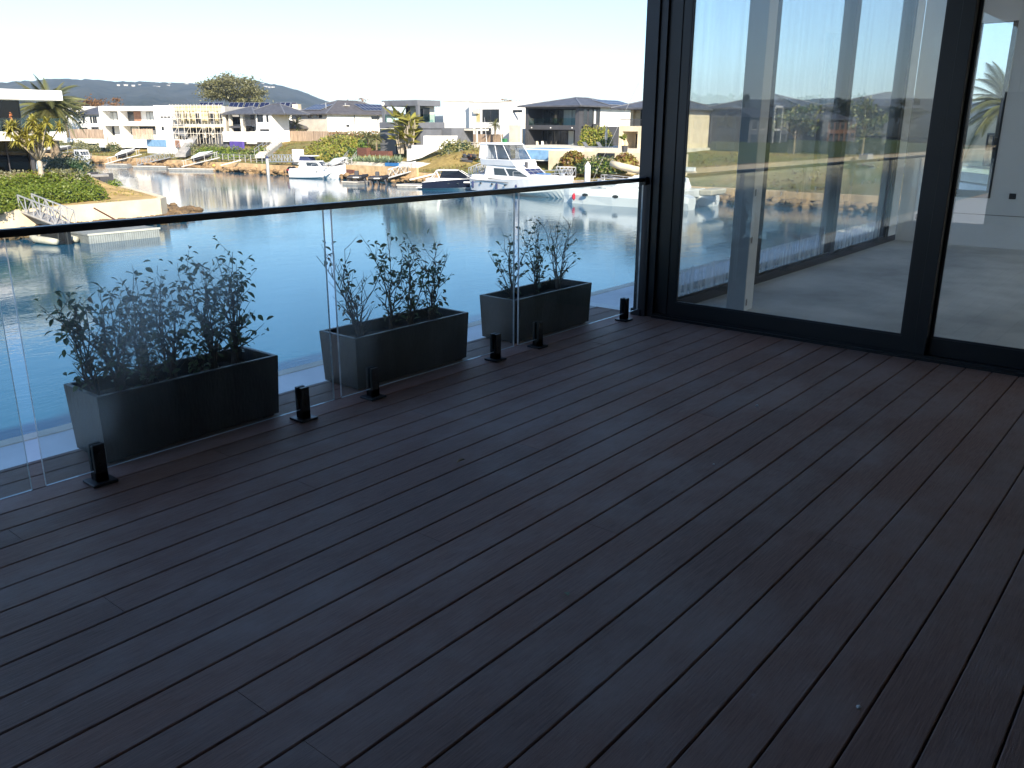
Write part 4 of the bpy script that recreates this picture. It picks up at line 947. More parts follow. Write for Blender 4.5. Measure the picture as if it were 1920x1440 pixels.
def glazed(x0, x1, y, z0, z1, n):
    f = MB(); dx = (x1-x0)/n
    for i in range(n+1): f.box(x0+i*dx-0.04, x0+i*dx+0.04, y-0.05, y+0.05, z0, z1)
    o = f.build('window', M['charcoal'], t)
    for i in range(n):
        part(o, 'pane', M['tglass'], (x0+i*dx+0.041, x0+(i+1)*dx-0.041, y-0.01, y+0.01, z0, z1), world=True)
glazed(18, 28.7, 72.2, 0.885, 3.135, 7); glazed(18, 29.4, 72.6, -2.29, 0.215, 6)
for y in (72.25, 76.9):
    slab('column', M['charcoal'], t, 29.0, 29.25, y, y+0.25, -2.29, 0.21, 0)
slab('curtain', M['curtain'], t, 26.2, 27.1, 73.4, 73.5, 0.9, 3.1, 0); slab('interior_floor', M['grey'], t, -1, 24, 72.7, 76.9, -2.295, -2.25, 0)
bg = MB(); bg.box(18, 30.9, 70.12, 70.15, 0.885, 1.85); bg.box(30.85, 30.88, 70.15, 80, 0.885, 1.85); bg.build('balcony_glass', M['balglass'], t)
slab('garden_panel', M['charcoal'], t, 33.2, 35.0, 71.6, 71.8, -3.5, -2.45, 0)
bt_ = thing('dark_planter_wall', 'black rendered garden wall panel at the right end of the green hedge', 'wall', (32, 66, -3.5))
q0 = pz(153, 349, -3.45); q1 = pz(188, 351, -3.5)
b = MB(); a0 = Vector((q0.x, q0.y, 0)); a1 = Vector((q1.x, q1.y, 0)); dn = Vector((0.4, 0.9, 0)).normalized()*0.5
b.hexa([a0+Vector((0, 0, -3.7)), a1+Vector((0, 0, -3.7)), a1+dn+Vector((0, 0, -3.7)), a0+dn+Vector((0, 0, -3.7))], [a0+Vector((0, 0, -2.35)), a1+Vector((0, 0, -2.3)), a1+dn+Vector((0, 0, -2.3)), a0+dn+Vector((0, 0, -2.35))])
b.build('panel', M['charcoal'], bt_)

# ---- 12. neighbours seen only through or in the glass: beyond the slot window and along the west lawn
h = House('window_view_house', 'cream house with balcony seen through the slot window of the bare room', gdist(1782, 44), gdist(1870, 40), -3.0)
W = h.w
h.p('wall', M['cream'], (-3, W+6, 0, 8, 0, 2.35)); h.p('upper_wall', M['cream'], (-3, W*0.62, 1.5, 8, 2.75, 4.85)); h.p('wing', M['white'], (W*0.5, W+6, -1.2, 0, 0, 2.3)); h.p('balcony_floor', M['pale'], (-3, W+6, -1.0, 8, 2.36, 2.72))
h.p('rear_wall', M['grey'], (W*0.62, W+6, 2.0, 8, 2.75, 4.4)); h.p('balcony_glass', M['balglass'], (-3, W+6, -0.95, -0.93, 2.72, 3.6))
h.win_l(0.6, 1.4, 0.3, 1.9, 0.0, 1, pane=M['curtain']); h.win_l(0.4, 1.6, 2.8, 4.2, 1.5, 2)
for x0, nm, lb, mm in ((-130, 'dark_lawn_house', 'dark blue grey house behind the green lawn mirrored in the door glass', 'charcoal'), (-166, 'tall_white_frame_house', 'house with white framed glass tower mirrored in the door glass', 'grey'), (-96, 'cream_lawn_house', 'cream house with broad roof mirrored in the door glass', 'cream'), (-210, 'red_brick_house', 'brick gabled house mirrored at the far end of the lawn', 'brick')):
    h = House(nm, lb, (x0-10, 76), (x0+10, 76), -2.2)
    h.p('wall', M[mm], (0, 20, 0, 12, 0, 5.6)); h.hip(0, 20, 0, 12, 5.6, 2.0, M['roof'], 0.7, 'x')
    for i in range(5): h.win_l(1+3.8*i, 3.6+3.8*i, 3.2, 5.1, 0, 2, frame=M['white'] if 'white' in nm else None); h.win_l(1+3.8*i, 3.6+3.8*i, 0.3, 2.3, 0, 2)
    if 'white' in nm: h.p('tower_frame', M['white'], (6, 6.4, -1, 0, 0, 8), (10, 10.4, -1, 0, 0, 8), (6, 10.4, -1, 0, 7.6, 8), (6, 10.4, -1, 0, 3, 3.4))

for y0, nm, lb, mm in ((26, 'grey_bank_house', 'grey house on the far bank seen only through the glass door', 'grey'), (40, 'hip_bank_house', 'house with dark roof on the far bank seen only through the glass door', 'charcoal')):
    h = House(nm, lb, (101, y0+11), (101, y0), -1.7); W = h.w
    h.p('wall', M[mm], (0, W, 0, 10, -1, 5.4)); h.hip(0, W, 0, 10, 5.4, 1.6, M['roof'], 0.7, 'x')
    for i in range(3): h.win_l(.8+3.4*i, 3.4+3.4*i, 3.0, 5.0, 0, 2); h.win_l(.8+3.4*i, 3.4+3.4*i, .2, 2.3, 0, 2)
# ================================================================== trees and plants
def crown_cards(mb, c, r, n, size, rnd, nm=1, hollow=0.35, squash_bottom=0.6, ncl=None):
    """leaf cards in clumps spread through an uneven ellipsoid"""
    c = Vector(c); ncl = ncl or max(6, n//45); cl = []
    for i in range(ncl):
        d = Vector((rnd.gauss(0, 1), rnd.gauss(0, 1), rnd.gauss(0, 1))).normalized()
        q = hollow+(1-hollow)*rnd.random()**0.5
        p = Vector((d.x*r[0]*q, d.y*r[1]*q, d.z*r[2]*q*(squash_bottom if d.z < 0 else 1)))
        cl.append((c+p, rnd.uniform(0.16, 0.34)))
    for i in range(n):
        p, s = rnd.choice(cl)
        d = Vector((rnd.gauss(0, 1), rnd.gauss(0, 1), rnd.gauss(0, 0.8)))*0.6
        q = p+Vector((d.x*r[0]*s, d.y*r[1]*s, d.z*r[2]*s))
        mb.card(q, size*rnd.uniform(0.6, 1.3), rnd, rnd.randrange(nm))
    return cl
def tree(label, base, ht, r, mats, n, size, seed, name='tree', trunk=0.25, bark='bark', crown_z=0.68, limbs=7, group=None, hollow=0.35, cat='tree', ncl=None):
    rnd = random.Random(seed); base = Vector(base)
    t = thing(name, label, cat, base, group=group)
    cm = MB(); cc = base+Vector((0, 0, ht*crown_z)); cl = crown_cards(cm, cc, r, n, size, rnd, len(mats), hollow, ncl=ncl)
    tm = MB(); top = base+Vector((rnd.gauss(0, .1)*r[0], rnd.gauss(0, .1)*r[1], ht*crown_z))
    fork = base.lerp(top, 0.45); tm.tube([base-Vector((0, 0, .3)), base.lerp(fork, .5)+Vector((.05, 0, 0)), fork, top], [trunk, trunk*.8, trunk*.65, trunk*.25], 8)
    for i in range(limbs):
        e = rnd.choice(cl)[0]; mid = fork.lerp(e, 0.5)+Vector((0, 0, 0.08*ht)); tm.tube([fork.lerp(top, rnd.random()*.6), mid, e], [trunk*.4, trunk*.25, trunk*.08], 6)
    tm.build('trunk', M[bark], t, smooth=True)
    cm.build('crown', [L_[k] for k in mats], t)
    return t
def hedge(label, pts, n, size, mats, seed, name='hedge', cat='hedge', core=None, group=None):
    """pts: (centre, radii) mounds that make up one clipped or rambling mass"""
    rnd = random.Random(seed); t = thing(name, label, cat, pts[0][0], group=group); m_ = MB(); k = MB()
    tot = sum(r[0]*r[1]+r[0]*r[2]+r[1]*r[2] for c, r in pts)
    for c, r in pts:
        c = Vector(c); nn = int(n*(r[0]*r[1]+r[0]*r[2]+r[1]*r[2])/tot)
        for i in range(nn):
            d = Vector((rnd.gauss(0, 1), rnd.gauss(0, 1), abs(rnd.gauss(0, 1)))).normalized(); q = rnd.uniform(0.82, 1.06)+0.10*(fbm(c.x+d.x*4, c.y+d.y*4+d.z*3, seed)-.5)*2
            p = c+Vector((d.x*r[0]*q, d.y*r[1]*q, d.z*r[2]*q)); nr = d+Vector((rnd.gauss(0, .38), rnd.gauss(0, .38), rnd.gauss(0, .38)))
            m_.card(p, size*rnd.uniform(.6, 1.3), rnd, rnd.randrange(len(mats)), 0.7, nr)
        rings = []
        for j in range(6):
            a = j/5*math.pi/2*0.98; rings.append([c+Vector((math.cos(i*math.pi/6)*r[0]*.8*math.cos(a), math.sin(i*math.pi/6)*r[1]*.8*math.cos(a), r[2]*.82*math.sin(a)-0.15)) for i in range(12)])
        k.loft(rings)
    k.build('branches', L_['dark'], t, kind='stuff'); m_.build('foliage', [L_[q] for q in mats], t)
    return t
def frond_mesh(L0, droop, nl, wl, mats_i=0, rise=0.5):
    b = MB(); pts = []; n = 10
    for i in range(n+1):
        q = i/n; pts.append(Vector((L0*q*(1-0.12*q*droop), 0, rise*L0*q-droop*L0*q*q)))
    b.tube(pts, [0.035*(1-q/n*.85)*L0/2.5 for q in range(n+1)], 4)
    for i in range(nl):
        q = 0.12+0.88*i/nl; k = min(n-1, int(q*n)); p = pts[k].lerp(pts[k+1], q*n-k); d = (pts[k+1]-pts[k]).normalized()
        for s in (-1, 1):
            ll = wl*math.sin(math.pi*min(1, 0.18+0.8*q))*L0; tip = p+d*ll*0.55+Vector((0, s*ll*0.75, -ll*0.28)); w_ = 0.0085*L0
            b.add([p-d*w_, p+d*w_, tip], [(0, 1, 2)])
    o = b.build('frond', L_['palm'], None); me = o.data; bpy.data.objects.remove(o); return me
FR = [frond_mesh(2.9, 0.65, 58, 0.19, rise=0.5), frond_mesh(2.8, 0.9, 58, 0.19, rise=0.42), frond_mesh(2.6, 0.45, 54, 0.18, rise=0.65)]
FR2 = []
for me in FR: m2 = me.copy(); m2.materials[0] = L_['palm2']; FR2.append(m2)
def palm(label, base, ht, scale, nf, seed, name='palm_tree', tr=0.22, dark=0.5, up=0.0, group=None):
    rnd = random.Random(seed); base = Vector(base); t = thing(name, label, 'palm', base, group=group)
    tm = MB(); tm.tube([base-Vector((0, 0, .4)), base+Vector((0.05, 0, ht*.5)), base+Vector((0, 0, ht))], [tr*1.25, tr, tr*1.1], 9)
    tm.build('trunk', M['bark'], t)
    for i in range(nf):
        me = rnd.choice(FR if rnd.random() > dark else FR2); o = bpy.data.objects.new('frond', me); COL.objects.link(o); o.parent = t
        az = i*2.39996+rnd.gauss(0, .2); q = i/nf; pit = rad(-50+q*92+up)+rnd.gauss(0, .12)
        o.rotation_euler = (rnd.gauss(0, .25), pit, az); o.location = (0, 0, ht); s = scale*rnd.uniform(.82, 1.1); o.scale = (s, s, s)
    return t
# ---- near point
pc = py(92, 205, 88)
palm('big date palm with drooping fronds behind the white slab house', (pc.x, pc.y, -2.4), pc.z+2.4, 1.34, 92, 41, 'date_palm', 0.4, 0.45)
ta = thing('tree_aloe', 'tree aloe with pale trunk and orange flower spike beside the near house', 'tree', py(78, 333, 65))
b0 = py(78, 333, 65); rnd = random.Random(8); tm = MB(); heads = []
tm.tube([b0, b0+Vector((0.02, 0, .7)), b0+Vector((0, 0, 1.3))], [.22, .16, .14], 8)
ctr = b0+Vector((0, 0, 1.3))
for i in range(30):
    az = i*2.4; e = Vector((math.cos(az)*rnd.uniform(.3, 1.75), math.sin(az)*rnd.uniform(.3, 1.75), rnd.uniform(0.9, 2.6)))
    tm.tube([ctr-Vector((0, 0, .2)), ctr+e*.55+Vector((0, 0, -.05)), ctr+e], [.07, .055, .04], 6); heads.append(ctr+e)
tm.build('trunk', M['palebark'], ta, smooth=True)
cm = MB()
for hd in heads:
    for i in range(44):
        az = rnd.random()*6.28; el = rnd.uniform(-0.9, 1.2); d = Vector((math.cos(az)*math.cos(el), math.sin(az)*math.cos(el), math.sin(el))); s = d.cross(Vector((0, 0, 1))).normalized()*0.075; L0 = rnd.uniform(.5, .8)
        p1 = hd+d*L0*.55+Vector((0, 0, .03)); p2 = hd+d*L0+Vector((0, 0, -.12)); cm.add([hd-s, hd+s, p1+s*.8, p1-s*.8, p2], [(0, 1, 2, 3), (3, 2, 4)], rnd.randrange(2))
cm.build('crown', [L_['yellowgreen'], L_['bop']], ta)
fl = MB(); hd = heads[8]+Vector((0, 0, .25)); pf = pz(50, 262, -2.9)
for i in range(30): fl.card(ctr+Vector((-1.1, 0.8, 2.7))+Vector((rnd.gauss(0, .05), rnd.gauss(0, .05), rnd.uniform(-.1, .4))), .14, rnd)
fl.build('flower', L_['orange'], ta)
def gp(u, v, z): q = pz(u, v, z); return Vector((q.x, q.y, z))
hg = [(gp(u, v, -3.55), (1.5*s, 1.3*s, 1.05*s)) for u, v, s in ((-40, 398, 1.1), (-10, 393, 1.2), (20, 391, 1.15), (50, 384, 1.15), (82, 380, 1.2), (112, 378, 1.15), (140, 375, 1.1), (165, 374, .95))]
hg += [(gp(u, v, -3.45), (1.6, 1.5, 1.5)) for u, v in ((-30, 378), (0, 374), (30, 371), (62, 368), (94, 366), (124, 364), (150, 364))]
hedge('wide bright green spreading hedge on the near sandy point', hg, 24000, .15, ['hedge', 'hedge2', 'hedge'], 3)
hedge('silver grey shrub at the far left above the green hedge', [(gp(u, v, -3.2), (1.3, 1.2, 1.3)) for u, v in ((-20, 356), (8, 354), (36, 352))], 2200, .16, ['greygreen'], 4, 'grey_shrub', 'shrub')
hedge('silver grey shrub in front of the tree aloe', [(gp(u, v, -3.0), (1.3, 1.2, 1.35)) for u, v in ((104, 352), (126, 351), (142, 352))], 2200, .16, ['greygreen', 'olive'], 5, 'grey_shrub', 'shrub')
hedge('yellow leaved shrub round the foot of the tree aloe', [(gp(u, v, -2.9), (1.2, 1.1, 1.2)) for u, v in ((62, 351), (84, 350), (108, 349))], 1800, .15, ['yellowgreen', 'hedge2'], 6, 'yellow_shrub', 'shrub')
hedge('rounded grey green bush behind the tree aloe near the water', [(gp(u, v, -2.9), (1.7, 1.5, 1.9)) for u, v in ((112, 326), (132, 328), (148, 331))], 2600, .17, ['greygreen', 'olive'], 7, 'grey_shrub', 'shrub')
hedge('small green shrub right of the black garden wall panel', [(gp(u, v, -3.55), (1.0, .9, .7)) for u, v in ((193, 349), (206, 350))], 900, .14, ['hedge'], 9, 'low_shrub', 'shrub')

# ---- far trees
p = pd(440, 238, 250)
tree('large spreading gum tree with olive crown and pale limbs above the solar roofs', (p.x, p.y, -0.5), pd(440, 150, 250).z+0.6, (8.2, 7.6, 3.6), ['olive', 'greygreen', 'olive'], 12500, .62, 51, 'gum_tree', .5, 'palebark', .80, 16, hollow=.5, ncl=60)
p = pd(472, 238, 246)
tree('lower rounded gum tree crown right of the tall gum tree', (p.x, p.y, -0.5), 8.4, (5.4, 5, 3.0), ['olive', 'olive', 'greygreen'], 5600, .6, 52, 'gum_tree', .4, 'palebark', .68, 9, ncl=30)
for u, v, d, s, k, lb in ((182, 188, 320, 1.0, 'bronze', 'reddish winter tree behind the white canal end house'), (205, 190, 330, 1.1, 'bronze', 'bare reddish trees further right behind the white canal end house'), (675, 186, 205, 1.0, 'twig', 'leafless pinkish tree above the brown hip roof'), (725, 198, 190, .8, 'bronze', 'small bronze leaved tree beside the grey pavilion'), (955, 186, 210, .9, 'bronze', 'rust coloured tree crown above the white flat roof'), (876, 189, 225, .7, 'olive', 'dark tree top peeping over the white flat roof'), (125, 182, 200, 1.0, 'olive', 'green tree behind the date palm'), (1196, 186, 170, .7, 'dark', 'dark tree behind the cream corner house')):
    p = pd(u, 238, d); zt_ = pd(u, v, d).z
    tree(lb, (p.x, p.y, -0.8), zt_+0.8, (3.6*s*d/200, 3.6*s*d/200, 2.3*s*d/200), [k], 900 if k == 'twig' else 1500, .5*d/200 if k != 'twig' else .55, int(u), 'winter_tree' if k in ('bronze', 'twig') else 'far_tree', .3, 'bark', .7, 9, ncl=22)
for i_, (y_, lb_) in enumerate(((24, 'dark garden tree left of the grey house, seen only through the glass door'), (38.5, 'dark garden tree between two houses, seen only through the glass door'), (31, 'dark garden tree before the grey house, seen only through the glass door'))):
    tree(lb_, (97, y_, -1.9), 6.5, (2.6, 2.6, 2.4), ['dark', 'olive'], 1000, .45, 500+i_, 'garden_tree', .2, 'bark', .6, 6)
# far wood mirrored in the door: reads as one mass
tb = MB(); rnd = random.Random(77)
for i in range(34):
    p = Vector((-66-8.2*i+rnd.uniform(-2, 2), rnd.uniform(92, 104), -1.8)); ht = rnd.uniform(8, 11.5)+0.012*abs(p.x)
    tb.tube([p, p+Vector((0, 0, ht*.6))], [.3, .15], 6, 2); crown_cards(tb, p+Vector((0, 0, ht*.6)), (5.2, 5, 4.0), 460, 1.25, rnd, 2, .35)
tb.build('wood', [L_['dark'], L_['olive'], M['bark']], None, kind='stuff')
# weeds and tufts along the bank
wd_ = MB(); rnd = random.Random(78)
while len(wd_.f) < 9000:
    x = rnd.uniform(73.8, 96); y = rnd.uniform(22, 190)
    if fbm(x*.22, y*.22, 40) < .47 or rnd.random() < (x-74)/30: continue
    p = Vector((x, y, zfar(x, y)))
    for k in range(3): wd_.card(p+Vector((rnd.gauss(0, .15), rnd.gauss(0, .15), .12)), rnd.uniform(.2, .5), rnd, rnd.randrange(3), .3, Vector((rnd.gauss(0, 1), rnd.gauss(0, 1), .2)))
wd_.build('bank_weeds', [L_['olive'], L_['yellowgreen'], L_['bronze']], None, kind='stuff')
wn = MB()
while len(wn.f) < 2600:
    x = rnd.uniform(5, 35); y = rnd.uniform(56.6, 70)
    if x > 31+(y-57.6)*.25 or fbm(x*.5, y*.5, 44) < .52: continue
    p = Vector((x, y, znear(x, y)))
    for k in range(2): wn.card(p+Vector((rnd.gauss(0, .1), rnd.gauss(0, .1), .05)), rnd.uniform(.1, .25), rnd, rnd.randrange(2), .3, Vector((rnd.gauss(0, 1), rnd.gauss(0, 1), .2)))
wn.build('sand_weeds', [L_['olive'], L_['yellowgreen']], None, kind='stuff')
p = pd(1886, 238, 36)
palm('date palm seen through the slot window of the bare room', (p.x, p.y, -3), pd(1886, 200, 36).z+3, .8, 46, 43, 'date_palm', .3)

# ---- far bank gardens
def fb(u, v, x): q = px(u, v, x); return Vector((q.x, q.y, zfar(q.x, q.y)))
g = [(fb(u, 290, x)+Vector((0, 0, -.2)), (2.9*s, 2.6*s, 2.5*s)) for u, x, s in ((600, 84, .85), (618, 84, 1.05), (637, 84, 1.15), (655, 83, 1.15), (672, 84, 1.0), (622, 79.5, .9), (640, 79, .9), (612, 81, .8))]
hedge('big yellow green bank of bamboo like bushes above the white fishing boat', g, 9000, .34, ['yellowgreen', 'hedge2', 'yellowgreen'], 14, 'bank_bushes', 'bush')
hedge('reddish clipped hedge top below the brown hip roofed house', [(fb(u, 262, 92)+Vector((0, 0, 1.0)), (2.4, 1.5, 1.2)) for u in (635, 660, 682, 700)], 1500, .28, ['bronze', 'olive'], 15, 'clipped_hedge')
for j, (u0, u1, x, n, mats_, lb) in enumerate(((352, 405, 82, 7, ['greygreen', 'olive'], 'grey green shrubs below the grey roofed house steps'), (385, 440, 79, 7, ['hedge', 'hedge2'], 'bright green shrubs on the bank left of the purple panel'), (455, 490, 80, 4, ['hedge', 'olive'], 'green shrubs right of the purple panel'), (125, 150, 84, 4, ['greygreen', 'olive'], 'grey bushes on the golden slope at the canal end'), (160, 215, 82, 6, ['olive', 'greygreen'], 'olive bushes below the white canal end house'), (282, 312, 92, 3, ['yellowgreen', 'hedge2'], 'yellow flowering bush above the blue pool'), (845, 866, 84, 2, ['olive'], 'low bush beside the white stepped wall'))):
    hedge(lb, [(fb(u0+(u1-u0)*i/max(1, n-1), 285, x+R.uniform(-1, 1)), (R.uniform(1.3, 1.9), 1.5, R.uniform(1.2, 1.9))) for i in range(n)], 330*n, .3, mats_, 60+j, 'garden_shrubs', 'shrubs')
hedge('squared yellow green hedge beside the charcoal house', [(px(1100+i*16, 278, 97)+Vector((0, 0, -.2)), (1.35, 1.2, 3.0)) for i in range(3)], 2400, .26, ['yellowgreen', 'hedge2'], 71, 'tall_hedge')
hedge('orange tinged flax clump right of the pool wall', [(px(1074, 318, 77), (1.5, 1.4, 1.9))], 900, .4, ['bronze', 'yellowgreen'], 72, 'flax_clump', 'shrub')
hedge('orange tinged flax clump by the corner post', [(px(1172, 318, 77), (1.4, 1.4, 1.6))], 900, .4, ['bronze', 'yellowgreen'], 73, 'flax_clump', 'shrub')
hedge('mixed green shrubs above the wall between the two flax clumps', [(px(u, 322, 77), (1.5, 1.4, z)) for u, z in ((1060, 1.1), (1098, 1.5), (1120, 1.7), (1140, 1.6), (1156, 1.1))], 1700, .26, ['olive', 'hedge', 'dark'], 74, 'garden_shrubs', 'shrubs')
hedge('low weedy shrubs on the grassy mound', [(fb(u, 300, 82), (1.1, 1, .8)) for u in (900, 925, 945)], 500, .25, ['olive', 'bronze'], 75, 'low_shrub', 'shrubs')

# bird of paradise clump
def paddle_mesh():
    b = MB(); n = 6; pts = []
    for i in range(n+1):
        q = i/n; w_ = .30*math.sin(math.pi*min(1, .12+.85*q)); pts.append([(q*1.6, -w_, -.45*q*q), (q*1.6, 0, .06-.45*q*q), (q*1.6, w_, -.45*q*q)])
    b.loft(pts, close=False, caps=False); o = b.build('leaf', L_['bop'], None); me = o.data; bpy.data.objects.remove(o); return me
PAD = paddle_mesh()
def paradise(label, base, n, ht, seed):
    rnd = random.Random(seed); t = thing('bird_of_paradise', label, 'plant', base); st = MB(); base = Vector(base)
    for i in range(n):
        az = rnd.random()*6.28; q = rnd.random(); tp = base+Vector((math.cos(az)*.9*q, math.sin(az)*.9*q, ht*(.25+.75*rnd.random())))
        st.tube([base+Vector((math.cos(az)*.3, math.sin(az)*.3, -.2)), tp], [.05, .03], 5)
        o = bpy.data.objects.new('leaf', PAD); COL.objects.link(o); o.parent = t; o.location = tp-base; o.rotation_euler = (rnd.gauss(0, .5), rnd.uniform(-1.35, -.1), az); s = rnd.uniform(.8, 1.3); o.scale = (s, s, s)
    st.build('stem', M['palebark'], t); return t
paradise('giant bird of paradise with yellow green paddle leaves in front of the grey pavilion', px(752, 284, 83.2)+Vector((0, 0, -.1)), 46, 4.6, 81)
paradise('second giant bird of paradise clump, right beside the first', px(769, 284, 83.0)+Vector((0, 0, -.1)), 46, 4.4, 82)
for u, v0, v1, x, lb, s in ((541, 212, 248, 104, 'young palm in front of the porch roof', .8), (556, 226, 250, 104, 'shorter bushy palm beside the young porch palm', .75), (690, 250, 285, 84.5, 'slim curved palm left of the grey pavilion', .55), (706, 252, 285, 84, 'second slim palm beside the curved one', .6), (1132, 0, 0, 0, '', 0), (928, 228, 258, 99, 'thin conifer like palm in front of the white flat roofed house', .5)):
    if not x: continue
    b_ = px(u, v1, x); tp = px(u, v0+8, x); palm(lb, b_, tp.z-b_.z, s, 24, int(u), 'young_palm', .12, .3, 0)
# agave row
for i in range(17):
    u = 655+i*5.9; x = 75.6+R.uniform(-.25, .25); c = px(u, 305, x); rnd = random.Random(900+i); t = thing('agave', 'pale green agave rosette, '+ORD[i]+' in the row above the timber jetty wall', 'plant', c, group='row of agaves on the retaining wall'); m_ = MB()
    for k in range(22):
        az = rnd.random()*6.28; el = rnd.uniform(.15, 1.3); d = Vector((math.cos(az)*math.cos(el), math.sin(az)*math.cos(el), math.sin(el))); s = d.cross(Vector((0, 0, 1))).normalized()*.075; L0 = rnd.uniform(.8, 1.25); m_.add([c-s, c+s, c+d*L0*.5+s*1.2, c+d*L0*.5-s*1.2, c+d*L0-Vector((0, 0, .05))], [(0, 1, 2, 3), (3, 2, 4)])
    m_.build('leaf', L_['agave'], t)
# ================================================================== walls, fences, pools, stairs on the far bank
def fence(label, A, B, zb, ht, name='paling_fence', m_='timber', group=None):
    A = Vector(A); B = Vector(B); t = thing(name, label, 'fence', (A.x, A.y, zb)); L0 = (B-A).length; n = int(L0/0.11); b = MB(); d = (B-A)/L0; nn = Vector((-d.y, d.x, 0))
    for i in range(n):
        p = A+d*(i*0.11); b.beam((p.x, p.y, zb-.3), (p.x, p.y, zb+ht+R.uniform(-.04, .04)), .10, .02, up=nn)
    b.build('paling', M[m_], t, kind='stuff')
    r = MB()
    for z in (.3, ht-.35): r.beam((A.x-nn.x*.06, A.y-nn.y*.06, zb+z), (B.x-nn.x*.06, B.y-nn.y*.06, zb+z), .05, .09)
    r.build('rail', M[m_], t)
    for i in range(int(L0/2.6)+1):
        p = A+d*min(L0, i*2.6); part(t, 'post', M[m_], (p.x-.06, p.x+.06, p.y-.06, p.y+.06, zb-.3, zb+ht+.03), world=True)
    return t
def zb_(u, v, x): return px(u, v, x).z
q = fence('long pinkish timber paling fence above the golden slope', (*gx(640, 101.5), 0), (*gx(518, 101.5), 0), zb_(580, 262, 101.5), 1.5)
fence('short paling fence below the white canal end house', (*gdist(285, 172), 0), (*gdist(246, 172), 0), pd(265, 258, 172).z, 1.5)
fence('weathered fence left of the white canal end house', (*gdist(192, 178), 0), (*gdist(128, 182), 0), pd(160, 257, 180).z, 1.4)
fence('brown paling fence in front of the white flat roofed house', (*gx(942, 100), 0), (*gx(858, 100), 0), zb_(900, 267, 100), 1.2)
# white stepped garden wall beside the pavilion
def wall_px(name, label, poly, y, th, m_, cat='wall'):
    P = [py(u, v, y) for u, v in poly]; t = thing(name, label, cat, P[0]); b = MB(); b.prism(P, (0, th, 0)); b.build('wall_body', M[m_], t); return t
wall_px('stepped_wall', 'white rendered wall stepping down to the water beside the grey pavilion', [(766, 302), (766, 279), (775, 279), (775, 272), (797, 272), (797, 254.5), (858, 254.5), (855, 272), (822, 280), (790, 296)], 82.0, .3, 'white')
def bx(name, label, cat, m_, u0, u1, v0, v1, x, depth, rz=0, group=None, pname='body', kind=None):
    a = px(u0, v1, x); c = px(u1, v1, x); zt_ = px((u0+u1)/2, v0, x).z; t = thing(name, label, cat, (x, min(a.y, c.y), a.z), group=group)
    part(t, pname, M[m_], (x, x+depth, c.y, a.y, min(a.z, c.z), zt_), world=True); return t, (x, x+depth, c.y, a.y, min(a.z, c.z), zt_)
# pools
t, q = bx('pool', 'blue glass fronted pool below the charcoal house balcony', 'pool', 'white', 966, 1046, 279, 300, 81, 5, pname='shell')
part(t, 'window', M['pool'], (q[0]-.06, q[0]-.01, q[2]+.4, q[3]-.6, q[4]+.15, q[5]-.12), world=True); part(t, 'water', M['pool'], (q[0]+.2, q[1]-.2, q[2]+.2, q[3]-.2, q[5]+.004, q[5]+.02), world=True)
t, q = bx('pool', 'small blue pool in a white tub left of the long stair', 'pool', 'white', 277, 325, 262, 287, 82, 4, pname='shell')
part(t, 'window', M['pool'], (q[0]-.06, q[0]-.01, q[2]+2.0, q[3]-.3, q[4]+1.2, q[5]-.02), world=True)
bx('rust_screen', 'rust brown screen beside the small blue pool', 'screen', 'brick', 328, 336, 263, 276, 82.5, .2)
t, q = bx('retaining_wall', 'pale retaining wall under the pool and terrace of the charcoal house', 'wall', 'cream', 1028, 1280, 286, 322, 79.5, 1.0, pname='wall_body'); part(t, 'wall_light', M['white'], (q[0]-.05, q[0], q[2]+2, q[2]+2.2, q[5]-.5, q[5]-.4), world=True)
bx('pool', 'dark glazed spa set in the pale retaining wall', 'pool', 'dglass', 1120, 1151, 287, 293, 79.3, .3, pname='window')
bx('pool_wall', 'tall white wall at the right end of the blue pool', 'wall', 'white', 1044, 1062, 280, 312, 80.6, 1.5)
t, q = bx('terrace', 'stone terrace in front of the charcoal house', 'terrace', 'pale', 930, 1240, 276.5, 300, 89, 12, pname='slab')
t, q = bx('terrace', 'lower garden level behind the agave row', 'terrace', 'pale', 655, 772, 305, 325, 75.2, 5, pname='slab')
for i in range(9):
    a = px(640+i*13.6, 311, 74.2); c = px(640+(i+1)*13.6-.6, 311, 74.2)
t = thing('timber_jetty_wall', 'orange timber sheeted wall under the agave row', 'wall', px(700, 325, 73.0))
for i in range(11):
    y0 = px(650+i*12.2, 325, 72.8).y; y1 = px(650+(i+1)*12.2, 325, 72.8).y; part(t, 'board', M['stonecap'], (72.55, 72.9, y1+.02, y0, -5.0, px(700, 311, 72.8).z), world=True)
part(t, 'end_panel', M['wood'], (72.3, 72.54, px(665, 325, 72.5).y, px(640, 325, 72.5).y, -5.0, -3.9), world=True)
t, q = bx('brick_screen', 'red brick garden block with a glass top above the agaves', 'wall', 'wood', 670, 688, 277, 292, 80, .8); part(t, 'glass_top', M['balglass'], (80.2, 80.24, q[2], q[3], q[5], q[5]+1.0), world=True)
bx('planter_bed', 'long brown planter bed below the bird of paradise', 'planter', 'wood', 695, 728, 283, 291, 80.5, .8)
t, q = bx('glass_screen', 'greenish glass pool screen above the jetty steps', 'screen', 'balglass', 652, 669, 277, 289, 79, .05)
bx('inflatable_kayak', 'bright blue inflatable lying in front of the agaves', 'kayak', 'blue', 722, 746, 305.5, 311, 75.0, .8)
bx('purple_panel', 'deep purple panel on the bank below the white terrace', 'panel', 'purple', 431.5, 455, 265, 280, 86, .4)
t = thing('garden_wall', 'grey terrace wall with four dark arched niches above the shrubs', 'wall', px(400, 260, 92))
a = px(362, 262, 92); c = px(425, 262, 92); part(t, 'wall_body', M['grey'], (92, 92.5, c.y, a.y, a.z-1.5, px(395, 246, 92).z), world=True)
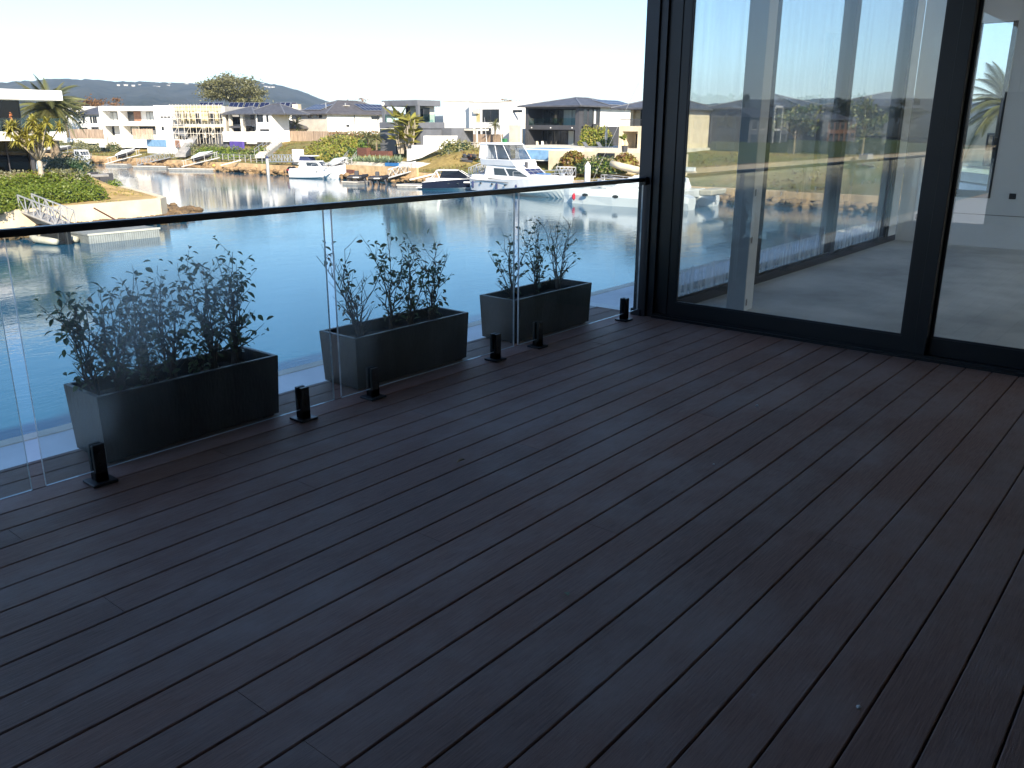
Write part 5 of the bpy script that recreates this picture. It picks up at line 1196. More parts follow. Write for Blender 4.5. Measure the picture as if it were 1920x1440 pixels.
for u in (379, 391.5, 405, 417.5):
    q = px(u, 258, 92); b = MB(); b.prism([(91.93, q.y-.35, q.z), (91.93, q.y+.35, q.z), (91.93, q.y+.35, q.z+1.1), (91.93, q.y, q.z+1.4), (91.93, q.y-.35, q.z+1.1)], (.05, 0, 0)); b.build('niche', M['dglass'], t)
def stair(label, p0, p1, wd, n, m_='pale', rail='galv'):
    p0 = Vector(p0); p1 = Vector(p1); t = thing('stair', label, 'stairs', p0); d = p1-p0; h_ = Vector((d.x, d.y, 0)); s = Vector((-h_.y, h_.x, 0)).normalized()*wd/2
    for i in range(n):
        a = p0+d*(i/n); c = p0+h_*((i+1)/n)+Vector((0, 0, d.z*i/n)); b = MB(); z0 = min(p0.z, p1.z)-.3
        a = Vector((a.x, a.y, 0)); c = Vector((c.x, c.y, 0)); zt_ = p0.z+d.z*(i+1)/n
        b.hexa([a-s+Vector((0, 0, z0)), c-s+Vector((0, 0, z0)), c+s+Vector((0, 0, z0)), a+s+Vector((0, 0, z0))], [a-s+Vector((0, 0, zt_)), c-s+Vector((0, 0, zt_)), c+s+Vector((0, 0, zt_)), a+s+Vector((0, 0, zt_))]); b.build('step', M[m_], t)
    b = MB()
    for sg in (-1, 1):
        for z in (.55, 1.0): b.tube([p0+s*sg+Vector((0, 0, z)), p1+s*sg+Vector((0, 0, z))], .035, 5)
        for i in range(6): q = p0.lerp(p1, i/5)+s*sg; b.tube([q, q+Vector((0, 0, 1.0))], .035, 5)
    b.build('handrail', M[rail], t)
stair('long diagonal stair with rails from the jetty up to the grey roofed house', px(338, 291, 75), px(366, 254, 92), 1.6, 16, 'steelpaint')
stair('narrow stair with white rails at the foot of the purple panel slope', px(487, 292, 76), px(521, 266, 92), 1.4, 14, 'beige')
stair('jetty steps with glass side beside the agave row', px(650, 312, 74.5), px(662, 296, 80), 1.2, 8)
t = thing('shore_fence', 'low wire fence with white posts along the foot of the green shrubs', 'fence', px(440, 300, 74.5))
for i in range(12): q = px(386+i*10.5, 296, 75.0); part(t, 'post', M['galv'], (q.x-.045, q.x+.045, q.y-.045, q.y+.045, -3.9, -2.75), world=True)
a = px(386, 296, 75.0); c = px(501.5, 296, 75.0); b = MB()
for z in (-3.5, -3.2, -2.9, -2.75): b.tube([(a.x, a.y, z), (c.x, c.y, z)], .02, 4)
b.build('wire', M['galv'], t)
# things on the terrace of the charcoal house
def lounger(label, u, x):
    q = px(u, 281.5, x); t = thing('sun_lounger', label, 'lounger', q, group='loungers on the stone terrace')
    part(t, 'seat', M['grey'], (-.35, .35, -.9, .5, .28, .36)); b = MB(); b.hexa([(-.35, .5, .3), (.35, .5, .3), (.35, .58, .3), (-.35, .58, .3)], [(-.35, 1.05, .95), (.35, 1.05, .95), (.35, 1.12, .92), (-.35, 1.12, .92)]); b.build('backrest', M['grey'], t, world=False)
    for sx in (-.3, .3):
        for sy in (-.8, .4): part(t, 'leg', M['alu'], (sx-.03, sx+.03, sy-.03, sy+.03, 0, .28))
lounger('left grey lounger on the stone terrace', 1108, 89.6); lounger('right grey lounger on the stone terrace', 1134, 89.6)
def chair(label, u, x, m_):
    q = px(u, 278, x); t = thing('terrace_chair', label, 'chair', q, group='chairs under the charcoal balcony')
    part(t, 'seat', M[m_], (-.28, .28, -.28, .28, .42, .48)); part(t, 'backrest', M[m_], (-.28, .28, .24, .3, .48, 1.0))
    for sx in (-.24, .24):
        for sy in (-.24, .24): part(t, 'leg', M[m_], (sx-.03, sx+.03, sy-.03, sy+.03, 0, .42))
chair('tan chair under the charcoal balcony', 1010, 101.5, 'beige'); chair('white chair under the charcoal balcony', 1020, 101.5, 'white'); chair('dark chair under the charcoal balcony', 1028, 101.8, 'charcoal')
t, q = bx('bin', 'green wheeled bin by the brown paling fence', 'bin', 'green', 939, 946, 261, 274, 98, .6); part(t, 'lid', M['green'], (q[0]-.05, q[1]+.05, q[2]-.03, q[3]+.03, q[5], q[5]+.08), world=True)
t = thing('folded_umbrella', 'closed pale parasol beside the tall hedge', 'umbrella', px(1136, 276, 93)); b = MB(); q = px(1136, 276, 93); b.tube([q, q+Vector((0, 0, 2.6))], .03, 5); b.build('pole', M['alu'], t); b = MB(); b.tube([q+Vector((0, 0, .9)), q+Vector((0, 0, 1.4)), q+Vector((0, 0, 2.5))], [.16, .2, .04], 8); b.build('canopy', M['pale'], t)
t = thing('potted_tree', 'small clipped tree in a dark pot on the cream house terrace', 'plant', px(1171, 285, 86)); q = px(1171, 285, 86); b = MB(); b.tube([q, q+Vector((0, 0, .7))], [.28, .38], 10); b.build('pot', M['charcoal'], t); b = MB(); b.tube([q+Vector((0, 0, .7)), q+Vector((0, 0, 1.2))], .05, 5); b.build('trunk', M['bark'], t); b = MB(); crown_cards(b, q+Vector((0, 0, 1.7)), (.6, .6, .6), 240, .22, random.Random(4)); b.build('crown', L_['hedge2'], t)
t = thing('garden_table', 'pale timber outdoor table with benches in front of the brown fence', 'table', px(882, 276, 92)); q = px(882, 277, 92)
part(t, 'top', M['beige'], (q.x-.5, q.x+.5, q.y-1.4, q.y+1.4, q.z+.7, q.z+.76), world=True)
for sx in (-.9, .9): part(t, 'bench', M['beige'], (q.x+sx-.18, q.x+sx+.18, q.y-1.4, q.y+1.4, q.z+.42, q.z+.47), world=True)
for sy in (-1.2, 1.2):
    for sx in (-.4, .4, -.9, .9): part(t, 'leg', M['beige'], (q.x+sx-.05, q.x+sx+.05, q.y+sy-.05, q.y+sy+.05, q.z-.2, q.z+.7 if abs(sx) < .5 else q.z+.42), world=True)
t = thing('debris_pile', 'dark heap of stacked crates and boards on the grassy mound', 'pile', fb(885, 300, 81)); q = fb(885, 300, 81)
for i in range(9):
    a = R.uniform(-.9, .9); z = R.uniform(0, .9); b = MB(); c = Vector((q.x+R.uniform(-.5, .5), q.y+a, q.z+z)); b.beam(c, c+Vector((R.uniform(-.6, .6), R.uniform(.5, 1.3), R.uniform(-.2, .2))), .35, .25); b.build('crate', M['charcoal'] if i % 3 else M['wood'], t)

# ================================================================== jetties, gangways, docks
def gangway(label, p0, p1, wd=1.1, ht=.95, n=7, group='aluminium gangways down to the floating docks', rails=2):
    p0 = Vector(p0); p1 = Vector(p1); t = thing('gangway', label, 'gangway', p0, group=group); d = p1-p0; s = Vector((-d.y, d.x, 0)).normalized()*wd/2
    b = MB(); b.hexa([p0-s-Vector((0, 0, .1)), p1-s-Vector((0, 0, .1)), p1+s-Vector((0, 0, .1)), p0+s-Vector((0, 0, .1))], [p0-s, p1-s, p1+s, p0+s]); b.build('walkway', M['steelpaint'], t)
    for sg in (-1, 1)[:rails]:
        r = MB(); o = s*sg; u_ = Vector((0, 0, ht)); r.beam(p0+o, p1+o, .08); r.beam(p0+o+u_, p1+o+u_, .07)
        for i in range(n+1):
            a = p0.lerp(p1, i/n)+o; r.beam(a, a+u_, .05, up=(0, 1, .01))
            if i < n: c = p0.lerp(p1, (i+1)/n)+o; r.beam(a if i % 2 else a+u_, c+u_ if i % 2 else c, .045)
        r.build('handrail', M['alu'], t)
    return t
def dock(label, c, ax, L0, W0, top=-4.62, m_='pontoon', group=None, ribs=0):
    c = Vector((c[0], c[1], 0)); a = Vector((math.cos(ax), math.sin(ax), 0)); s = Vector((-a.y, a.x, 0)); t = thing('floating_dock', label, 'dock', (c.x, c.y, top), ax, group)
    part(t, 'pontoon', M[m_], (-L0/2, L0/2, -W0/2, W0/2, -.75, -.10), bev=.02); part(t, 'deck_top', M['steelpaint'], (-L0/2-.04, L0/2+.04, -W0/2-.04, W0/2+.04, -.097, 0))
    part(t, 'edge_strip', M['pale'], (-L0/2-.06, L0/2+.06, -W0/2-.07, -W0/2-.042, -.09, .02))
    if ribs:
        b = MB()
        for i in range(ribs): x = -L0/2+L0*(i+.5)/ribs; b.box(x-.05, x+.05, -W0/2-.035, -W0/2-.003, -.72, -.10)
        b.build('fender_rib', M['galv'], t, world=False)
    return t
# near point
dock('long grey floating dock in front of the cream seawall, ribbed on its side', (24.35, 52.0), .02, 4.3, 5.2, -4.55, ribs=32)
gangway('near gangway with truss rails sloping from the cream seawall to the ribbed dock', (21.9, 56.3, -3.62), (23.0, 53.3, -4.5), 1.0, .95, 6)
t = thing('mooring_strut', 'slanting metal mooring pole leaning on the cream seawall', 'pole', pz(176, 390, -3.5)); b = MB(); b.tube([pz(176, 390, -3.5), pz(218, 413, -4.4)], .05, 7); b.build('pole', M['wood'], t)
# inflatable jet boat
q = pz(97, 455, -5.0); t = thing('inflatable_boat', 'small inflatable boat with cream tubes, black seat and white cover by the ribbed dock', 'boat', (21.15, 51.5, -5.02), rad(101))
b = MB()
for sg in (-1, 1): b.tube([(-1.35, .62*sg, .12), (-.6, .64*sg, .13), (.5, .62*sg, .14), (1.1, .42*sg, .22), (1.45, .06*sg, .32)], [.16, .21, .21, .2, .16], 10)
b.build('tube', M['rib'], t, smooth=True, world=False)
part(t, 'floor', M['black'], (-1.25, .9, -.5, .5, -.05, .08)); b = MB(); b.loft([[(-1.0, -.3, .05), (-1.0, .3, .05), (-1.0, .25, .6), (-1.0, -.25, .6)], [(.2, -.32, .05), (.2, .32, .05), (.2, .22, .62), (.2, -.22, .62)], [(.9, -.2, .1), (.9, .2, .1), (.75, .12, .5), (.75, -.12, .5)]]); b.build('seat', M['black'], t, world=False, bev=.03)
part(t, 'cover', M['gel'], (-.5, .75, -.36, .36, .63, .78), bev=.06); part(t, 'outboard', M['black'], (-1.6, -1.3, -.14, .14, -.2, .65), bev=.04)
# far bank docks
def fdock(label, u0, u1, v, wd, x=None):
    a = pz(u0, v, -4.75); c = pz(u1, v+(1 if x is None else x), -4.75); m_ = (a+c)/2; d = c-a; dock(label, m_+Vector((wd/2, .2, 0)), math.atan2(d.y, d.x), d.length, wd, -4.75, group='floating docks along the far bank')
fdock('floating dock behind the cabin boat at the canal end', 196, 236, 307, 2.2); fdock('floating dock below the long diagonal stair', 246, 308, 311, 2.2); fdock('floating dock carrying jet skis', 312, 398, 315.5, 2.2); fdock('grey dock below the open truss gangway', 738, 792, 346, 2.5)
fdock('dock beside the black mooring frames', 640, 668, 340, 2.5)
gangway('gangway below the small blue pool', px(322, 295, 73.4), px(262, 309, 71.2)); gangway('gangway with white sides by the slim mooring pile', px(507, 303, 73.2), px(556, 303, 73.2), .9, .9, 9)
gangway('truss gangway landing on the grey dock below the agaves', px(780, 318, 73.4), px(728, 333, 71)+Vector((0, 0, 0))); gangway('gangway right of the dark hulled motor boat', px(918, 318, 73.6), px(884, 332, 71.2)); gangway('gangway behind the bow of the flybridge cruiser', px(1076, 330, 74), px(1046, 330, 72.5), 1.0, .9, 4)
gangway('gangway below the clipped steps behind the fishing boat', px(652, 310, 73.6), px(606, 323, 71.5))
t = thing('mooring_strut', 'pale sloping mooring arm left of the dark hulled boat', 'pole', px(815, 325, 73)); b = MB(); b.beam(px(815, 326, 73), px(768, 337, 70.5), .16); b.build('pole', M['pale'], t)
t = thing('mooring_strut', 'thin sloping mooring arm right of the jet skis', 'pole', px(452, 300, 73)); b = MB(); b.beam(px(452, 300, 73), px(414, 310, 70.5), .14); b.build('pole', M['pale'], t)
def pile(label, p, h_, r, m_, capm):
    t = thing('mooring_pile', label, 'pile', p); p = Vector(p); b = MB(); b.tube([Vector((p.x, p.y, WZ-1)), p+Vector((0, 0, h_))], r, 12); b.build('shaft', M[m_], t, smooth=False); b = MB(); b.tube([p+Vector((0, 0, h_)), p+Vector((0, 0, h_+r*1.6))], [r*1.15, r*.15], 12); b.build('cap', M[capm], t)
q = pz(1101, 345, WZ); q = px(1101, 345, 69.5); pile('thick white mooring pile between the cruiser and the catamaran', (q.x, q.y, WZ), px(1101, 312, 69.5).z-WZ, .28, 'white', 'white')
q = px(503, 325, 70.8); pile('slim mooring pile with dark cap left of the white fishing boat', (q.x, q.y, WZ), px(503, 297, 70.8).z-WZ, .22, 'galv', 'navycanvas')
q = px(506, 313, 71.2); t = thing('white_locker', 'tall white box standing on the gangway near the fishing boat', 'locker', px(559, 292, 74)); q = px(559, 294, 74); part(t, 'body', M['gel'], (q.x-.4, q.x+.4, q.y-.75, q.y+.75, q.z-1.0, px(559, 280, 74).z), world=True)

# ================================================================== boats
class Boat:
    """local x towards the bow, y to port, z up from the waterline"""
    def __init__(s, name, label, stern, bow, group=None, cat='boat', z=WZ):
        stern = Vector((stern[0], stern[1], 0)); bow = Vector((bow[0], bow[1], 0)); d = bow-stern; s.L = d.length
        s.t = thing(name, label, cat, (stern.x, stern.y, z), math.atan2(d.y, d.x), group)
    def hull(s, st, mats, deckmat=None, name='hull'):
        """stations (x, half beam at sheer, half beam at chine, z sheer, z chine, z keel); stripe between chine and sheer"""
        b = MB(); rings = []; fine = []
        for i in range(len(st)-1):                                  # fair the lines between the given stations
            p0, p1, p2, p3 = st[max(0, i-1)], st[i], st[i+1], st[min(len(st)-1, i+2)]
            for k in range(4):
                t_ = k/4; fine.append(tuple(.5*((2*q1)+(-q0+q2)*t_+(2*q0-5*q1+4*q2-q3)*t_*t_+(-q0+3*q1-3*q2+q3)*t_**3) for q0, q1, q2, q3 in zip(p0, p1, p2, p3)))
        fine.append(st[-1])
        for x, bs, bc, zs, zc, zk in fine:
            bs = max(bs, .02); bc = max(bc, .01)
            m_ = (bs*.55+bc*.45, zs*.55+zc*.45)
            rings.append([(x, -bs*.94, zs+.03), (x, -bs, zs), (x, -m_[0], m_[1]), (x, -bc, zc), (x, 0, zk), (x, bc, zc), (x, m_[0], m_[1]), (x, bs, zs), (x, bs*.94, zs+.03)])
        k0 = 0; n = 9
        for r_ in rings: b.v += [Vector(p) for p in r_]
        for i in range(len(rings)-1):
            for j in range(n):
                jj = (j+1) % n; b.f.append([i*n+j, (i+1)*n+j, (i+1)*n+jj, i*n+jj]); b.m.append({0: 0, 1: 1, 2: 1, 3: 0, 4: 0, 5: 1, 6: 1, 7: 0, 8: 2}[j])
        b.f.append(list(range(n))); b.m.append(1); b.f.append([(len(rings)-1)*n+j for j in range(n)][::-1]); b.m.append(1)
        return b.build(name, mats, s.t, world=False)
    def cab(s, name, m_, bot, top, bev=0.04, label=None):
        """frustum: bot / top = (x0, x1, halfwidth0, halfwidth1, z)"""
        f = lambda q: [(q[0], -q[2], q[4]), (q[1], -q[3], q[4]), (q[1], q[3], q[4]), (q[0], q[2], q[4])]
        b = MB(); b.hexa(f(bot), f(top)); return b.build(name, m_, s.t, world=False, bev=bev)
    def side_window(s, bot, top, a0, a1, h0, h1, m_, sgn, off=.012, name='window', a0t=None, a1t=None):
        """pane on the +-y side of a frustum; a = fraction along, h = fraction up"""
        def P(a, h_):
            xb = bot[0]+(bot[1]-bot[0])*a; xt = top[0]+(top[1]-top[0])*a; yb = bot[2]+(bot[3]-bot[2])*a; yt = top[2]+(top[3]-top[2])*a
            return Vector((xb+(xt-xb)*h_, sgn*(yb+(yt-yb)*h_), bot[4]+(top[4]-bot[4])*h_))
        q = [P(a0, h0), P(a1, h0), P(a1t if a1t is not None else a1, h1), P(a0t if a0t is not None else a0, h1)]; o = Vector((0, sgn*off, .003)); b = MB(); b.hexa([p_-o for p_ in q], [p_+o for p_ in q]); return b.build(name, m_, s.t, world=False)
    def front_window(s, bot, top, w0, w1, h0, h1, m_, n=3, off=.02):
        for i in range(n):
            def P(w_, h_):
                hw = bot[3]+(top[3]-bot[3])*h_; return Vector((bot[1]+(top[1]-bot[1])*h_, hw*w_, bot[4]+(top[4]-bot[4])*h_))
            a = w0+(w1-w0)*(i+.04)/n; c = w0+(w1-w0)*(i+.96)/n; q = [P(a, h0), P(c, h0), P(c, h1), P(a, h1)]; o = Vector((off, 0, .01)); b = MB(); b.hexa([p_-o for p_ in q], [p_+o for p_ in q]); b.build('windscreen', m_, s.t, world=False)
    def rail(s, pts, h_, r=.022, mid=True, name='guard_rail'):
        b = MB(); up = Vector((0, 0, h_)); P = [Vector(p) for p in pts]; b.tube([p+up for p in P], r, 5)
        if mid: b.tube([p+up*.5 for p in P], r*.7, 4)
        for p in P: b.tube([p, p+up], r, 5)
        return b.build(name, M['alu'], s.t, world=False)
    def porthole(s, x, y, z, r=.12, sgn=1, elong=1.5):
        b = MB(); n = 12; b.prism([(x+math.cos(i*6.283/n)*r*elong, y, z+math.sin(i*6.283/n)*r) for i in range(n)], (0, sgn*.03, 0)); b.build('porthole', M['dglass'], s.t, world=False)

# ---- flybridge cruiser
c = Boat('flybridge_cruiser', 'large white flybridge motor cruiser moored in front of the blue pool', (69.3, 60.6), (65.9, 46.8)); LB = c.L; W = [M['gel'], M['gel'], M['gel']]
c.hull([(0, 1.95, 1.8, 1.25, .15, -.4), (2, 2.05, 1.9, 1.28, .15, -.5), (6, 2.1, 1.85, 1.45, .25, -.55), (9, 1.9, 1.6, 1.65, .35, -.5), (11.5, 1.35, .95, 1.85, .6, -.3), (13.2, .6, .35, 2.0, .95, .1), (LB, .06, .02, 2.08, 1.6, .9)], W)
bt, tp = (2.2, 10.2, 1.65, 1.1, 1.45), (2.4, 7.6, 1.5, 1.15, 2.75); c.cab('cabin', M['gel'], bt, tp)
for sg in (-1, 1):
    c.side_window(bt, tp, .22, .50, .28, .80, M['dglass'], sg); c.side_window(bt, tp, .54, .93, .28, .80, M['dglass'], sg, a1t=.80)
c.front_window(bt, tp, -.85, .85, .25, .85, M['navycanvas'], 3)
c.cab('foredeck', M['gel'], (8.6, 12.2, 1.2, .5, 1.75), (8.8, 11.6, .9, .35, 2.08)); c.cab('cockpit_side', M['gel'], (.1, 2.6, 1.9, 1.95, 1.25), (.25, 2.6, 1.85, 1.9, 1.75))
fb_, ft_ = (1.6, 7.2, 1.6, 1.35, 2.75), (1.6, 6.7, 1.75, 1.5, 3.35); c.cab('flybridge', M['gel'], fb_, ft_)
cb, ct = (1.4, 6.2, 1.6, 1.3, 3.35), (1.5, 4.9, 1.45, 1.15, 4.75); M['clear'] = glassmat('clear_curtain', (.55, .58, .62), 1.45, .25); c.cab('clear_enclosure', M['clear'], cb, ct, 0)
c.cab('bimini_top', M['gel'], (1.0, 5.2, 1.6, 1.3, 4.75), (1.3, 4.9, 1.4, 1.1, 4.92)); c.cab('rear_curtain', M['gel'], (1.2, 2.4, 1.62, 1.58, 3.36), (1.3, 2.4, 1.5, 1.45, 4.75))
b = MB()
for x0, x1 in ((2.6, 2.5), (4.2, 3.6), (6.2, 4.9)):
    for sg in (-1, 1): b.tube([(x0, sg*(1.62-.05*x0), 3.35), (x1, sg*(1.47-.05*x1), 4.75)], .035, 5)
b.build('frame', M['gel'], c.t, world=False)
c.rail([(7.5, 1.9, 1.65), (9.5, 1.7, 1.75), (11.5, 1.15, 1.9), (13.2, .5, 2.05), (LB-.1, 0, 2.12), (13.2, -.5, 2.05), (11.5, -1.15, 1.9), (9.5, -1.7, 1.75), (7.5, -1.9, 1.65)], .65)
for x in (2.2, 4.2, 5.0, 6.4): c.porthole(x, -2.08, .95, .10, -1); c.porthole(x, 2.02, .95, .10, 1)
part(c.t, 'dinghy_motor', M['charcoal'], (7.6, 7.9, -.6, -.35, 2.6, 3.2), bev=.04); part(c.t, 'anchor_winch', M['alu'], (12.6, 12.9, -.12, .12, 2.08, 2.3)); part(c.t, 'rubbing_strake', M['grey'], (0.0, 7.0, -2.115, -2.09, 1.18, 1.24)); part(c.t, 'blue_cushion', M['blue'], (9.4, 10.4, -.5, .5, 2.09, 2.2), bev=.04)
b = MB()
for xy in ((1.8, -1.0), (1.8, .9)): b.tube([(xy[0], xy[1], 4.9), (xy[0]-.4, xy[1], 7.4)], [.025, .008], 5)
b.build('aerial', M['gel'], c.t, world=False)

for x_ in (1.0, 5.2, 8.4):
    MB().tube([(x_, -2.2, 1.15), (x_, -2.24, 1.0), (x_, -2.24, .5), (x_, -2.2, .35)], [.03, .12, .12, .03], 8).build('fender', M['navycanvas'], c.t, world=False)
MB().tube([(.2, 1.8, 1.3), (-.6, 2.6, .9), (-1.6, 4.0, .7)], .02, 5).build('mooring_line', M['pale'], c.t, world=False)
MB().tube([(13.0, .2, 2.05), (12.2, 2.6, 1.2), (11.4, 5.4, .9)], .02, 5).build('mooring_line', M['pale'], c.t, world=False)
for k_ in range(5): part(c.t, 'deck_hatch', M['dglass'], (9.0+.75*k_, 9.35+.75*k_, .3-.04*k_, .62-.04*k_, 2.06, 2.095)) if k_ < 2 else None
# ---- catamaran
c = Boat('catamaran', 'white sailing catamaran behind the balustrade next to the corner post', (66.4, 33.6), (65.6, 45.9)); LB = c.L
for sg, nm in ((1, 'hull'), (-1, 'hull')):
    b = MB(); rings = []
    for x, hb, zs in ((0, .75, .95), (.6, .85, 1.2), (3, .95, 1.35), (7, .95, 1.38), (10, .7, 1.34), (11.6, .36, 1.28), (LB, .06, 1.2)):
        yc = sg*2.5; rings.append([(x, yc-hb*.85, zs), (x, yc-hb, zs*.55), (x, yc-hb*.75, 0), (x, yc, -.4), (x, yc+hb*.75, 0), (x, yc+hb, zs*.55), (x, yc+hb*.85, zs)])
    b.loft(rings); b.build('hull', M['gel'], c.t, world=False, smooth=False, bev=0)
c.cab('bridge_deck', M['gel'], (1.2, 8.0, 2.3, 2.0, .75), (1.0, 8.4, 2.4, 2.0, 1.45)); bt, tp = (2.0, 8.2, 1.9, 1.4, 1.45), (2.3, 6.6, 1.7, 1.1, 2.35); c.cab('cabin', M['gel'], bt, tp, .1)
for sg in (-1, 1): c.side_window(bt, tp, .25, .85, .35, .8, M['navycanvas'], sg)
c.front_window(bt, tp, -.85, .85, .3, .8, M['navycanvas'], 3)
for sg in (1,):
    for x in (9.6, 6.6, 3.8): c.porthole(x, 2.5+.93, .82, .14, 1, 2.2)
c.rail([(2, 3.2, 1.35), (5, 3.3, 1.38), (8, 3.25, 1.36), (11.2, 2.6, 1.3), (11.2, -2.6, 1.3), (8, -3.25, 1.36)], .6); part(c.t, 'cross_beam', M['alu'], (11.1, 11.25, -2.5, 2.5, 1.18, 1.30)); c.cab('sail_bag', M['curtain'], (1.0, 4.7, .22, .16, 2.95), (1.0, 4.7, .12, .08, 3.3)); b = MB(); b.tube([(.9, 0, 2.9), (4.9, 0, 2.9)], .08, 8); b.build('boom', M['cream'], c.t, world=False)
b = MB(); b.tube([(4.9, 0, 1.4), (4.9, 0, 14)], .11, 8); b.build('mast', M['alu'], c.t, world=False)
b = MB()
for e in ((11.2, 0, 1.3), (3.5, 3.2, 1.4), (3.5, -3.2, 1.4), (1.2, 3.0, 1.3)): b.tube([(4.9, 0, 13.5), e], .015, 4)
b.build('rigging', M['galv'], c.t, world=False)
b = MB(); 
b.tube([(10.8, 3.28, .9), (10.8, 3.35, .75), (10.8, 3.36, .45), (10.8, 3.3, .3)], [.05, .15, .15, .05], 8); b.build('fender', M['red'], c.t, world=False)
c.cab('davit_dinghy', M['rib'], (-1.2, -.1, 1.5, 1.5, 1.1), (-1.3, -.1, 1.6, 1.6, 1.6), .1)
# ---- smaller cabin boat behind the catamaran
c = Boat('cabin_cruiser', 'white cabin boat with purple blue windscreen moored behind the catamaran', (71.5, 37.5), (70.6, 47.2))
c.hull([(0, 1.3, 1.1, 1.0, .15, -.3), (4, 1.45, 1.2, 1.15, .2, -.4), (7, 1.1, .7, 1.35, .4, -.3), (9, .4, .15, 1.55, .8, .1), (c.L, .05, .02, 1.62, 1.2, .8)], [M['gel']]*3)
bt, tp = (1.5, 7.2, 1.2, .8, 1.15), (1.8, 5.4, 1.05, .85, 2.2); c.cab('cabin', M['gel'], bt, tp)
for sg in (-1, 1): c.side_window(bt, tp, .2, .85, .4, .85, M['navycanvas'], sg)
c.front_window(bt, tp, -.85, .85, .3, .85, M['navycanvas'], 3); c.rail([(5.5, 1.3, 1.3), (7.5, .95, 1.45), (9.2, .35, 1.58), (9.2, -.35, 1.58), (7.5, -.95, 1.45), (5.5, -1.3, 1.3)], .5)
t = thing('wrapped_mast', 'long cream wrapped spar resting above the cabin boat by the corner post', 'spar', px(1150, 308, 72)); b = MB(); b.tube([px(1146, 306, 72), px(1165, 312, 72), px(1204, 321, 72), px(1260, 330, 72)], [.3, .34, .34, .3], 8); b.build('spar_body', M['cream'], t, smooth=True)
# ---- dark hulled bowrider
c = Boat('dark_hull_motor_boat', 'motor boat with black hull, white deck and tinted wraparound windscreen', (66.9, 66.9), (71.0, 61.0)); LB = c.L
c.hull([(-.3, 1.05, .95, .72, .10, -.25), (1, 1.2, 1.05, .85, .12, -.3), (3, 1.25, 1.0, 1.02, .18, -.35), (5, 1.05, .65, 1.15, .3, -.25), (6.3, .55, .22, 1.22, .55, 0), (LB, .05, .02, 1.25, .95, .6)], [M['gel'], M['navy'], M['gel']])
bt, tp = (1.6, 5.2, 1.1, .75, 1.0), (2.0, 3.9, .9, .62, 1.95); c.cab('deck_house', M['gel'], (1.2, 6.2, 1.12, .35, .98), (1.4, 5.6, 1.0, .4, 1.22)); M['tint'] = glassmat('smoked_acrylic', (.12, .13, .17), 1.5); bt = (1.6, 5.0, 1.0, .7, 1.2); tp = (1.9, 3.7, .85, .6, 1.95); c.cab('windscreen', M['tint'], bt, tp, 0); c.cab('hardtop', M['gel'], (1.2, 3.6, .95, .7, 1.955), (1.3, 3.4, .85, .65, 2.05))
b = MB()
for sg in (-1, 1):
    b.tube([(1.6, sg*1.02, 1.2), (1.25, sg*.95, 2.0)], .05, 6); b.tube([(.5, sg*1.0, .95), (1.3, sg*.95, 2.0)], .04, 6); b.tube([(5.0, sg*.72, 1.2), (3.7, sg*.62, 1.96)], .03, 5)
b.build('arch', M['gel'], c.t, world=False); part(c.t, 'swim_platform', M['gel'], (-1.0, -.31, -.85, .85, .12, .22), bev=.03); c.cab('seat', M['gel'], (.1, 1.2, .9, .9, .85), (.1, 1.1, .85, .85, 1.15)); c.rail([(4.6, 1.1, 1.15), (5.8, .75, 1.2), (6.7, .3, 1.24), (6.7, -.3, 1.24), (5.8, -.75, 1.2), (4.6, -1.1, 1.15)], .35)
for x in (2.6, 3.6): c.porthole(x, -1.16, .66, .07, -1, 1.8)
part(c.t, 'registration_mark', M['gel'], (4.2, 4.9, -1.06, -1.03, .72, .86))
# ---- white fishing boat with twin outboards
c = Boat('white_fishing_boat', 'white sport fishing boat with dark top and two black outboards at its stern', (69.8, 94.0), (72.3, 86.6)); LB = c.L
c.hull([(0, 1.2, 1.1, .9, .12, -.3), (2, 1.3, 1.15, 1.0, .15, -.4), (4.5, 1.25, .95, 1.25, .25, -.35), (6.5, .75, .35, 1.55, .6, -.1), (LB, .05, .02, 1.75, 1.25, .7)], [M['gel']]*3)
bt, tp = (1.4, 5.2, 1.05, .75, 1.05), (1.6, 4.1, .95, .7, 2.2); c.cab('cabin', M['gel'], bt, tp)
for sg in (-1, 1): c.side_window(bt, tp, .35, .9, .45, .85, M['dglass'], sg)
c.front_window(bt, tp, -.85, .85, .4, .9, M['dglass'], 3); c.cab('flybridge', M['navycanvas'], (1.4, 3.0, .8, .75, 2.2), (1.5, 2.7, .7, .65, 2.75)); c.cab('bimini_top', M['gel'], (1.0, 3.6, .95, .85, 2.76), (1.2, 3.4, .85, .75, 2.85)); c.cab('cockpit_side', M['gel'], (0.05, 1.5, 1.2, 1.22, .92), (.1, 1.5, 1.16, 1.18, 1.2))
c.rail([(3.6, 1.3, 1.2), (5.2, 1.1, 1.4), (6.6, .7, 1.6), (7.4, .25, 1.72), (7.4, -.25, 1.72), (6.6, -.7, 1.6), (5.2, -1.1, 1.4), (3.6, -1.3, 1.2)], .6)
for y in (-.42, .42):
    b = MB(); b.loft([[(-.75, y-.2, .55), (-.75, y+.2, .55), (-.75, y+.2, 1.0), (-.75, y-.2, 1.0)], [(-.35, y-.22, .5), (-.35, y+.22, .5), (-.35, y+.22, 1.45), (-.35, y-.22, 1.45)], [(-.05, y-.18, .5), (-.05, y+.18, .5), (-.05, y+.18, 1.35), (-.05, y-.18, 1.35)]]); o = b.build('outboard', M['black'], c.t, world=False, bev=.05)
    part(c.t, 'outboard_leg', M['black'], (-.5, -.2, y-.07, y+.07, -.5, .55)); part(c.t, 'outboard_stripe', M['red'], (-.6, -.3, y-.225, y+.225, .95, 1.05))
for x in (3.2, 4.3): c.porthole(x, -1.22, .9, .07, -1, 1.5)
